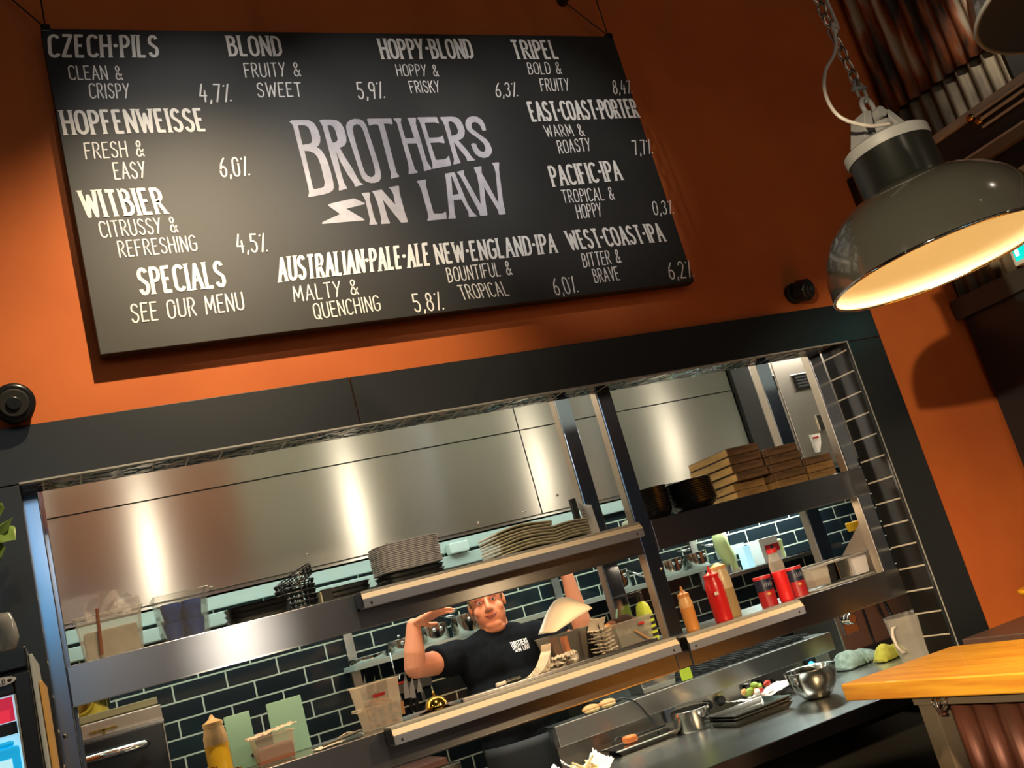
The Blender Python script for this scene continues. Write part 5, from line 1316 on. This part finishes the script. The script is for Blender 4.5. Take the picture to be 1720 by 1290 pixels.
# spike with a pile of tickets
sp = thing('ticket_spike', (1.688, 3.195, ZL + .001), 'steel ticket spike behind the receipts', 'spike')
MB().cyl((0, 0, 0), .035, 0, .006, 24).build('base', 'black_matt', sp, local=True)
MB().rod((0, 0, .006), (.0, 0, .150), .0018, 8).build('needle', 'black_matt', sp, local=True)
r = random.Random(11)
for k in range(9):
    ff = crumple(40 + k, .0025)
    s_ = slip((1.688 + r.uniform(-.005, .005), 3.195, ZL + .009 + .0125 * k), .075 + r.uniform(-.012, .01), .06, (lambda g, kk: lambda u, v: g(u, v) + .012 * abs(u - .5))(ff, k), 'ticket threaded on the spike' if k < 8 else 'topmost ticket on the spike, standing up', r.uniform(-.7, .7), 60 + k, 'paper' if k % 2 else 'paper_shade', name='ticket')
    s_['group'] = 'tickets on the spike'
    if k == 8: s_.rotation_euler = (-.9, .1, .1); s_.location.z += .006
# big frosted tub by the middle post
bt_ = gn((1.826, 3.285, ZL), 0.160, 0.19, 0.105, 0.012, 'frost', 'frosted tub with dark packets beside the middle post', 'food tub', lip=.007)
MB().box(-.062, .062, -.08, .08, .004, .05).build('dark_contents', 'shirt', bt_, local=True, bevel=.006)
for (x, y, s, mm) in ((-.04, .0, .024, 'terracotta'), (-.015, .02, .030, 'trouser'), (.02, .0, .036, 'trouser'), (.048, .03, .032, 'char'), (-.06, -.01, .016, 'bun')):
    MB().ball((x, y, .098), (s, s * .9, s * .8), 14, 8).build('packet', mm, bt_, local=True, smooth=True)
MB().rod((-.03, .0, .07), (.015, .02, .15), .004, 8).build('straw', 'board_green', bt_, local=True)
MB().box(.018, .042, -.1005, -.0985, .078, .086).build('red_tag', 'red_cap', bt_, local=True)
MB().rod((-.005, -.098, .065), (.045, -.096, .022), .0025, 6).build('pen_inside', 'bun', bt_, local=True)
# lime spray bottle with black stripes, behind the middle posts
sb = thing('spray_bottle', (2.005, 3.40, ZL), 'lime spray bottle with black cap and stripes behind the middle post', 'bottle')
MB().lathe([(0, 0), (.03, 0), (.032, .01), (.032, .10), (.024, .135), (.012, .15), (0, .15)], (0, 0, 0), 24).build('body', 'lime', sb, local=True, smooth='auto')
for z in (.012, .034, .056, .078): MB().lathe([(.0322, z), (.0327, z + .002), (.0327, z + .010), (.0322, z + .012)], (0, 0, 0), 24).build('black_stripe', 'black_matt', sb, local=True)
MB().cyl((0, 0, 0), .014, .150, .185, 16).box(-.05, .012, -.008, .008, .176, .192).build('spray_head', 'black_plastic', sb, local=True, bevel=.002)

# ================================================================== LOWER SHELF, RIGHT BAY
squeeze((2.085, 3.22, ZL), 0.026, 0.125, .84, 'orange_body', 'orange_sauce', 'orange sauce squeeze bottle, leftmost on the right lower shelf', fillmat='orange_sauce', fillh=.085, nozzle=.042)
kb = squeeze((2.225, 3.21, ZL), 0.035, 0.165, .84, 'red_sauce', 'red_sauce', 'red ketchup squeeze bottle with pointed nozzle', nozzle=.046)
MB().box(-.030, -.012, -.0335, -.031, .10, .112).build('white_mark', 'paper', kb, local=True)
squeeze((2.298, 3.255, ZL), 0.037, 0.188, .78, 'mayo', 'orange_body', 'cream coloured mayonnaise squeeze bottle beside the ketchup', fillmat='mayo_dark', fillh=.11, nozzle=.026)
def tin(loc, label):
    t = thing('sauce_tin', loc, label, 'tin')
    MB().cyl((0, 0, 0), .034, 0, .058, 32).build('red_body', 'red_dark', t, local=True, smooth='auto')
    MB().cyl((0, 0, 0), .0345, .0585, .104, 32).build('navy_band', 'navy', t, local=True, smooth='auto')
    MB().cyl((0, 0, 0), .0355, .1045, .116, 32).build('lid', 'red_cap', t, local=True, smooth='auto')
    m = MB()
    x = -.016
    for ch, s in (('M', .017), ('A', .017)):
        pass
    for k in range(5):
        a = math.radians(-125 + 14 * k)
        m.box(-.002, .002, -.0004, .0004, .074, .088 + .003 * (k % 2), Matrix.Rotation(a + math.pi / 2, 4, 'Z') @ Matrix.Translation((0, -.035, 0)))
    m.build('script_mark', 'lamp_face', t, local=True)
    MB().ball((-.012, -.032, .045), (.010, .004, .006), 10, 6).build('fruit_mark', 'bun', t, local=True)
tin((2.483, 3.25, ZL), 'red and navy tin left of the tall red bottle')
tin((2.653, 3.262, ZL), 'red and navy tin right of the tall red bottle')
rb = thing('red_bottle', (2.553, 3.225, ZL), 'tall bottle of red sauce with red cap between the tins', 'bottle')
MB().lathe([(0, 0), (.026, 0), (.029, .006), (.029, .118), (0, .118)], (0, 0, 0), 28).build('sauce', 'red_sauce', rb, local=True, smooth='auto')
MB().lathe([(.029, .1185), (.029, .150), (.021, .176), (.017, .190), (0, .19)], (0, 0, 0), 28).build('clear_neck', 'frost', rb, local=True, smooth='auto')
MB().lathe([(.020, .1905), (.021, .206), (.0235, .209), (0, .209)], (0, 0, 0), 24).build('cap', 'red_cap', rb, local=True, smooth='auto')
# wire rack with clear food pans
rk = thing('pan_rack', (2.85, 3.27, ZL), 'clear rack of small food pans at the right end of the lower shelf', 'rack')
m = MB()
for z in (.004, .092):
    m.tube([(2.690, 3.185, ZL + z + .001), (3.035, 3.185, ZL + z + .001), (3.035, 3.42, ZL + z + .001), (2.690, 3.42, ZL + z + .001)], .004, 8, True)
m.build('frame', 'cap_grey', rk, smooth=True)
for (x, w, mat, lab) in ((2.744, .092, 'frost', 'small clear food pan, left one in the rack'), (2.812, .028, 'black_plastic', 'narrow black pan in the rack'), (2.871, .074, 'steel_shine', 'steel food pan, middle one in the rack'), (2.962, .084, 'pewter', 'dark steel food pan, right one in the rack')):
    g = gn((x, 3.30, ZL + .012), w, .18, .078, .006, mat, lab, 'food pan', lip=.003)
    MB().box(-w * .38, w * .38, -.08, .08, .004, .03).build('contents', 'black_matt' if 'black' in mat else 'terracotta', g, local=True)
# carton and bits on the tiled wall's right shelf
Z2 = 1.5055
ct = thing('carton', (3.80, 4.86, Z2), 'small carton with red label on the far right shelf', 'carton')
MB().box(-.07, .07, -.06, .06, 0, .145).build('box', 'paper', ct, local=True, bevel=.003)
MB().box(-.04, .068, -.0615, -.0605, .055, .10).build('red_label', 'red_cap', ct, local=True)
MB().box(.0, .02, -.063, -.0616, .06, .095).build('dark_mark', 'ink', ct, local=True)
one('lime_cup', MB().lathe([(0, 0), (.04, 0), (.045, .08), (.05, .11), (.03, .12), (0, .12)], (3.92, 4.90, Z2), 24), 'lime_pale', 'pale lime cup behind the carton', 'cup', smooth='auto')
one('blue_box', MB().box(3.62, 3.67, 4.82, 4.88, Z2, Z2 + .13), 'cool_white', 'narrow pale blue box left of the carton', 'box')
lh = thing('lime_jug', (3.535, 4.87, Z2), 'pale lime bent spout cup on the short wall shelf', 'cup')
MB().tube([(0, 0, .02), (0, 0, .10), (-.02, 0, .17), (-.012, 0, .245)], [.040, .044, .045, .043], 20).build('spout', 'lime_pale', lh, local=True, smooth=True)
MB().cyl((0, 0, 0), .052, 0, .02, 24).build('foot', 'mayo', lh, local=True, smooth='auto')
one('tin_cup', MB().cyl((3.46, 4.82, Z2), .035, 0, .05, 20), 'steel', 'small steel cup left of the lime spout cup', 'cup', smooth='auto')
# upside down yellow bottle on the end plate
q = ax(1432, 885, 3.20)
ybt = thing('yellow_bottle', (3.02, 3.36, 1.52), 'upturned yellow topped bottle behind the rack at the right', 'bottle')
c_ = ay(1434, 884, 3.36)
c_ = ay(1434, 884, 4.16); ybt.location = (c_.x, 4.16, 1.263)
hz = c_.z - 1.263
MB().lathe([(0, hz - .024), (.033, hz - .022), (.038, hz - .01), (.041, hz + .022), (.036, hz + .027), (0, hz + .027)], (0, 0, 0), 24).build('yellow_cap', 'yellow', ybt, local=True, smooth='auto')
MB().lathe([(0, 0), (.036, 0), (.038, .01), (.034, hz - .085), (.012, hz - .045), (.012, hz - .0245), (0, hz - .0245)], (0, 0, 0), 24).build('body', 'terracotta', ybt, local=True, smooth='auto')

# ================================================================== POTS AND KNIVES ON THE TILED WALL
ZS = 1.589
def saucepan(loc, r, h, label, handle=None, name='saucepan'):
    t = thing(name, loc, label, 'saucepan')
    MB().lathe([(0, 0), (r * .96, 0), (r, .006), (r, h), (r * 1.03, h + .003), (r * .98, h + .002), (r * .96, .006), (0, .005)], (0, 0, 0), 36).build('pot', 'steel_shine', t, local=True, smooth='auto')
    if handle:
        MB().tube([Vector((0, 0, h * .8)) + Vector(handle).normalized() * r, Vector(handle)], .007, 8).build('handle', 'chrome', t, local=True, smooth=True)
        for s in (-1, 1): MB().ball((r * .25 * s, -r * .98, h * .7), (.01, .006, .01), 10, 6).build('rivet', 'chrome', t, local=True, smooth=True)
    return t
def sp_(px, py, Y=4.87): return ay(px, py, Y)
saucepan((1.29, 4.87, ZS), .095, .025, 'flat steel pan at the left end of the wall shelf', name='frying_pan')
saucepan((1.472, 4.86, ZS), .078, .06, 'low steel saucepan second from the left on the wall shelf', (-.06, -.17, .075))
saucepan((1.65, 4.87, ZS), .075, .085, 'steel saucepan behind the raised forearm', (.09, -.11, .10))
saucepan((1.835, 4.85, ZS), .090, .095, 'steel saucepan with a raised handle left of the chef', (-.13, -.14, .12))
saucepan((2.74, 4.85, ZS), .085, .10, 'steel saucepan right of the chef on the wall shelf', (.13, -.14, .02))
saucepan((3.12, 4.86, ZS), .080, .085, 'steel saucepan behind the orange sauce bottle', (.10, -.10, .11))
saucepan((3.30, 4.86, ZS), .075, .085, 'steel saucepan behind the ketchup bottle', (.08, -.10, .10))
one('hanging_cloth', MB().grid(lambda u, v: (2.86 + .2 * u, 4.80 + .05 * math.sin(7 * u), 1.80 + .13 * v + .02 * math.sin(5 * u)), 12, 6, .004), 'khaki', 'greyish cloth on top of the shelf right of the chef', 'cloth', smooth=True)
kn = thing('knife_rack', (1.62, 4.98, 1.30), 'magnetic steel knife bar on the tiles under the wall shelf', 'knife rack')
k0 = ay(640, 1165, 4.97); k1 = ay(726, 1142, 4.97)
MB().box(k0.x, k1.x, 4.975, 4.999, k1.z - .022, k1.z + .022).build('bar', 'steel', kn, bevel=.003)
def knife(px, ptop, pbot, hmat, label, w=.018, curve=0.0):
    a = ay(px + ptop[0], ptop[1], 4.968); b = ay(px + pbot[0], pbot[1], 4.968)
    d = (b - a); L = d.length; t = thing('kitchen_knife', (b.x, 4.968, b.z), label, 'knife', 'knives on the magnetic bar')
    u = d / L; n = Vector((u.z, 0, -u.x))
    tip = a; k = a + u * L * .62
    MB().prism([tip, tip + u * .05 + n * w * .7 + n * curve, k + n * w, k - n * w * .1, tip + u * .05 - n * w * .1 + n * curve * .6], (0, .002, 0)).build('blade', 'blade', t)
    MB().box(-.009, .009, -.006, .006, 0, L * .37, Matrix.Translation(b) @ Vector((0, 0, 1)).rotation_difference(-u).to_matrix().to_4x4()).build('handle', hmat, t, bevel=.003)
knife(0, (612, 1132), (618, 1172), 'black_plastic', 'pointed knife behind the crumb bucket, leftmost')
knife(0, (629, 1134), (636, 1178), 'black_plastic', 'pointed knife behind the crumb bucket, second from the left')
knife(0, (652, 1148), (668, 1205), 'steel', 'steel handled knife right of the crumb bucket')
knife(0, (668, 1138), (678, 1200), 'bun', 'curved knife with a wooden handle', .02, .012)
knife(0, (680, 1132), (694, 1196), 'black_plastic', 'broad knife left of the cleaver', .028)
knife(0, (692, 1136), (702, 1194), 'black_plastic', 'cleaver between two broad knives', .03)
knife(0, (703, 1136), (713, 1176), 'steel', 'broad knife, rightmost on the bar', .028)
hkq = ay(655, 1098, 4.745)
one('meat_hook', MB().tube([(hkq.x, 4.743, 1.60), (hkq.x, 4.743, 1.50), (hkq.x + .004, 4.74, 1.475), (hkq.x + .015, 4.735, 1.47), (hkq.x + .02, 4.735, 1.49)], .003, 8), 'chrome', 'thin steel hook hanging from the wall shelf', 'hook', smooth=True)

# ================================================================== ON THE COOKING LINE
ZK = 1.1285
def kk(px, py): return az(px, py, ZK)
q = kk(1052, 1160)
g = gn((q.x - .015, 4.07, ZK), .19, .14, .055, .008, 'steel_shine', 'steel food pan on the left end of the cooking line', 'food pan')
q = kk(1118, 1145)
lb_ = one('lime_scraper', MB().box(q.x - .03, q.x + .03, 3.985, 3.993, ZK, ZK + .072), 'lime', 'bright lime plastic board standing on the cooking line', 'board', bevel=.008)
for px, py, lab in ((957, 1199, 'toasted bun half on the cooking line, left one'), (983, 1190, 'toasted bun half on the cooking line, right one')):
    q = kk(px, py); b_ = thing('bun_half', (q.x, 3.985, ZK), lab, 'bun')
    MB().ball((0, 0, .018), (.042, .03, .018), 18, 10).build('crust', 'bun', b_, local=True, smooth=True)
    MB().ball((0, -.008, .012), (.038, .024, .012), 16, 8).build('crumb', 'food_cream', b_, local=True, smooth=True)
r = random.Random(5)
for k, (px, py, lab) in enumerate(((1150, 1128, 'skewered meat on the grill, nearest to the lime board'), (1190, 1116, 'skewered meat in the middle of the grill'), (1234, 1100, 'skewered meat near the far end of the grill'), (1268, 1094, 'last skewered meat on the grill'))):
    q = kk(px, py); b_ = thing('meat_skewer', (q.x, q.y, ZK + .0215), lab, 'skewer')
    for j in range(4): MB().ball((-.03 + .022 * j, .01 * j, .010), (.015, .012, .010), 10, 6).build('meat', 'char' if j % 2 else 'terracotta', b_, local=True, smooth=True)
    MB().rod((-.08, -.025, .01), (.09, .035, .01), .002, 6).build('stick', 'steel', b_, local=True)
a = kk(1010, 1175)
one('power_cable', MB().tube(spline([(2.06, 3.995, ZK + .006), (2.10, 3.955, ZK + .02), (2.15, 3.935, ZK - .01), (2.19, 3.93, ZK - .08), (2.22, 3.945, 1.0), (2.25, 3.985, .956)]), .004, 8), 'black_rope', 'thin black cable hanging over the cooking line', 'cable', smooth=True)

# ================================================================== ON THE STEEL WORKTOP (z 0.90)
def cc(px, py): return az(px, py, ZC)
q = ay(1085, 1240, 3.87)
t = thing('foil_tray', (q.x - .03, 3.87, ZC), 'shallow steel dish with salmon and tongs on the worktop', 'tray')
MB().loft([[(-.13, -.06, .004), (.13, -.06, .004), (.13, .06, .004), (-.13, .06, .004)], [(-.16, -.075, .028), (.16, -.075, .028), (.16, .075, .028), (-.16, .075, .028)]], False).loft([[(-.13, -.06, .0), (.13, -.06, .0), (.13, .06, .0), (-.13, .06, .0)], [(-.165, -.08, .026), (.165, -.08, .026), (.165, .08, .026), (-.165, .08, .026)]]).build('dish', 'steel_shine', t, local=True)
MB().box(-.075, -.02, -.03, .02, .030, .058).build('salmon', 'food_orange', t, local=True, bevel=.008)
MB().tube([(-.12, .02, .04), (-.09, .03, .06), (.02, .03, .045), (.14, .0, .045)], .004, 8).build('tongs', 'black_plastic', t, local=True, smooth=True)
q = cc(1160, 1228)
t = saucepan((q.x + .03, q.y + .01, ZC), .085, .085, 'low round steel pot on the worktop', name='steel_pot')
q = cc(1262, 1205)
for k in range(3):
    t = thing('steel_tray', (q.x, q.y, ZC + .012 * k), ('lowest', 'middle', 'topmost')[k] + ' rectangular steel tray in the stack by the mixing bowl', 'tray', 'steel trays on the worktop', 0.0)
    MB().loft([[(-.135, -.09, 0), (.135, -.09, 0), (.135, .09, 0), (-.135, .09, 0)], [(-.155, -.105, .024), (.155, -.105, .024), (.155, .105, .024), (-.155, .105, .024)], [(-.152, -.101, .024), (.152, -.101, .024), (.152, .101, .024), (-.152, .101, .024)], [(-.133, -.087, .002), (.133, -.087, .002), (.133, .087, .002), (-.133, .087, .002)]]).build('tray', 'steel_shine', t, local=True, bevel=.003)
q = ay(1278, 1173, 3.85)
t = thing('salad_plate', (q.x, 3.85, ZC), 'steel plate with paper, avocado and salad', 'plate')
MB().lathe([(0, 0), (.085, 0), (.11, .018), (.105, .018), (.08, .004), (0, .004)], (0, 0, 0), 32, sx=1.2).build('plate', 'steel_shine', t, local=True, smooth='auto')
ff = crumple(77, .012)
MB().grid(lambda u, v: (-.14 + .30 * u, -.075 + .15 * v, .026 + .06 * abs(u - .42) ** 1.5 + ff(u, v) * .5), 16, 10, .0008).build('paper', 'paper', t, local=True, smooth=True)
r = random.Random(8)
for k in range(13):
    x, y = r.uniform(-.06, .05), r.uniform(-.04, .04)
    MB().ball((x, y, .045 + r.uniform(0, .035)), (.024, .012, .014), 12, 7, Matrix.Rotation(r.uniform(0, 3), 4, 'Z') @ Matrix.Rotation(r.uniform(-.6, .6), 4, 'X')).build('salad_piece', ('food_green', 'food_green', 'bun', 'paper', 'food_red')[k % 5], t, local=True, smooth=True)
q = cc(1375, 1171)
t = thing('mixing_bowl', (q.x, q.y, ZC), 'round steel mixing bowl near the wooden bar top', 'bowl')
MB().lathe([(0, 0), (.045, 0), (.062, .008), (.090, .045), (.104, .085), (.108, .118), (.113, .120), (.112, .123), (.105, .120), (.100, .085), (.086, .046), (.058, .011), (0, .006)], (0, 0, 0), 48).build('bowl', 'steel_shine', t, local=True, smooth=True)
# cloths
def cloth(c, rx, ry, h, seed, mat, label):
    f = crumple(seed, .02); m = MB()
    m.grid(lambda u, v: (c[0] + rx * (2 * u - 1) * (1 + .12 * math.sin(5 * v)), c[1] + ry * (2 * v - 1) * (1 + .15 * math.sin(4 * u + 1)), c[2] + .006 + max(0.0, h * (1 - (2 * u - 1) ** 4) * (1 - (2 * v - 1) ** 4) * (.8 + .25 * math.sin(6 * u + 2 * v)) + f(u, v) * (1 - abs(2 * u - 1)))), 36, 24, .004)
    return one('cleaning_cloth', m, mat, label, 'cloth', smooth=True)
q = cc(1425, 1120); cloth((q.x + .03, q.y - .03, ZC), .12, .075, .08, 51, 'green_cloth', 'crumpled grey green cloth on the worktop')
q = cc(1478, 1112); cloth((q.x + .06, q.y - .02, ZC), .085, .045, .075, 52, 'yellow_cloth', 'folded yellow cloth beside the clear jug')
# measuring jug
jq = Vector((ay(1553, 1125, 3.22).x, 3.22, ZC))
jg = thing('measuring_jug', jq, 'tall clear plastic measuring jug with a handle', 'jug')
m = MB()
m.lathe([(0, .0), (.066, .0), (.070, .01), (.090, .235), (.092, .237), (.088, .237), (.067, .012), (0, .006)], (0, 0, 0), 44)
m.build('body', 'frost', jg, local=True, smooth='auto')
MB().tube([(-.086, -.02, .205), (-.120, -.03, .203), (-.136, -.035, .178), (-.130, -.032, .135), (-.110, -.028, .105), (-.076, -.018, .10)], .0065, 10).build('handle', 'paper', jg, local=True, smooth=True)
MB().prism([(.072, -.04, .236), (.112, -.012, .240), (.112, .01, .240), (.072, .04, .236), (.07, .0, .21)], (0, 0, .004)).build('spout', 'frost', jg, local=True)
# appliance at the right end
ap0 = ay(1388, 1085, 3.95); 
ap = thing('toaster_oven', (3.85, 4.24, 0.9505), 'steel counter appliance with a round dial and black trim', 'appliance')
MB().box(3.46, 4.25, 4.06, 4.42, .965, 1.262).build('case', 'steel_hood', ap, bevel=.006)
MB().box(3.46, 4.25, 4.053, 4.06, .951, .99).build('black_plinth', 'black_plastic', ap)
q = ay(1424, 1040, 4.055)
MB().box(q.x - .05, q.x + .05, 4.05, 4.06, q.z - .075, q.z + .05).build('dial_plate', 'chrome', ap, bevel=.006)
MB().rod((q.x, 4.05, q.z), (q.x, 4.02, q.z), .028, 28).build('dial', 'chrome', ap, smooth='auto', bevel=.006)
MB().box(q.x + .115, q.x + .125, 4.055, 4.061, .99, 1.262).build('door_gap', 'black_matt', ap)
MB().tube([(q.x + .22, 4.06, 1.24), (q.x + .24, 4.03, 1.21), (q.x + .27, 4.03, 1.06)], .009, 8).build('door_handle', 'black_plastic', ap, smooth=True)
MB().box(q.x + .30, q.x + .46, 4.075, 4.105, 1.2625, 1.31).build('top_box', 'terracotta', ap, bevel=.004)
# papers with chips and the tomato cone at the bottom
for px, py, lab, seed in ((915, 1295, 'white paper cone with tomato and sauce at the bottom edge', 91), (990, 1290, 'white paper with fries at the bottom edge', 92)):
    q = ay(px, py, 3.62); t = thing('food_paper', (q.x, 3.62, ZC), lab, 'food paper')
    ff = crumple(seed, .014)
    MB().grid(lambda u, v: (-.075 + .15 * u, -.08 + .16 * v, .004 + .15 * (abs(u - .5) ** 1.6) + .03 * v * v + ff(u, v)), 16, 14, .0008).build('paper', 'paper', t, local=True, smooth=True)
    r = random.Random(seed)
    for k in range(14):
        a = r.uniform(0, 3.1); b_ = (r.uniform(-.05, .05), r.uniform(-.04, .04), (.018 + r.uniform(0, .022)))
        if seed == 92 or k > 8: MB().rod(b_, Vector(b_) + Vector((.06 * math.cos(a), .06 * math.sin(a), r.uniform(0, .03))), .0045, 6).build('fry', 'food_cream', t, local=True)
        else: MB().ball(b_, (.02, .015, .012), 10, 6).build('tomato', 'food_red' if k % 3 else 'yellow', t, local=True, smooth=True)
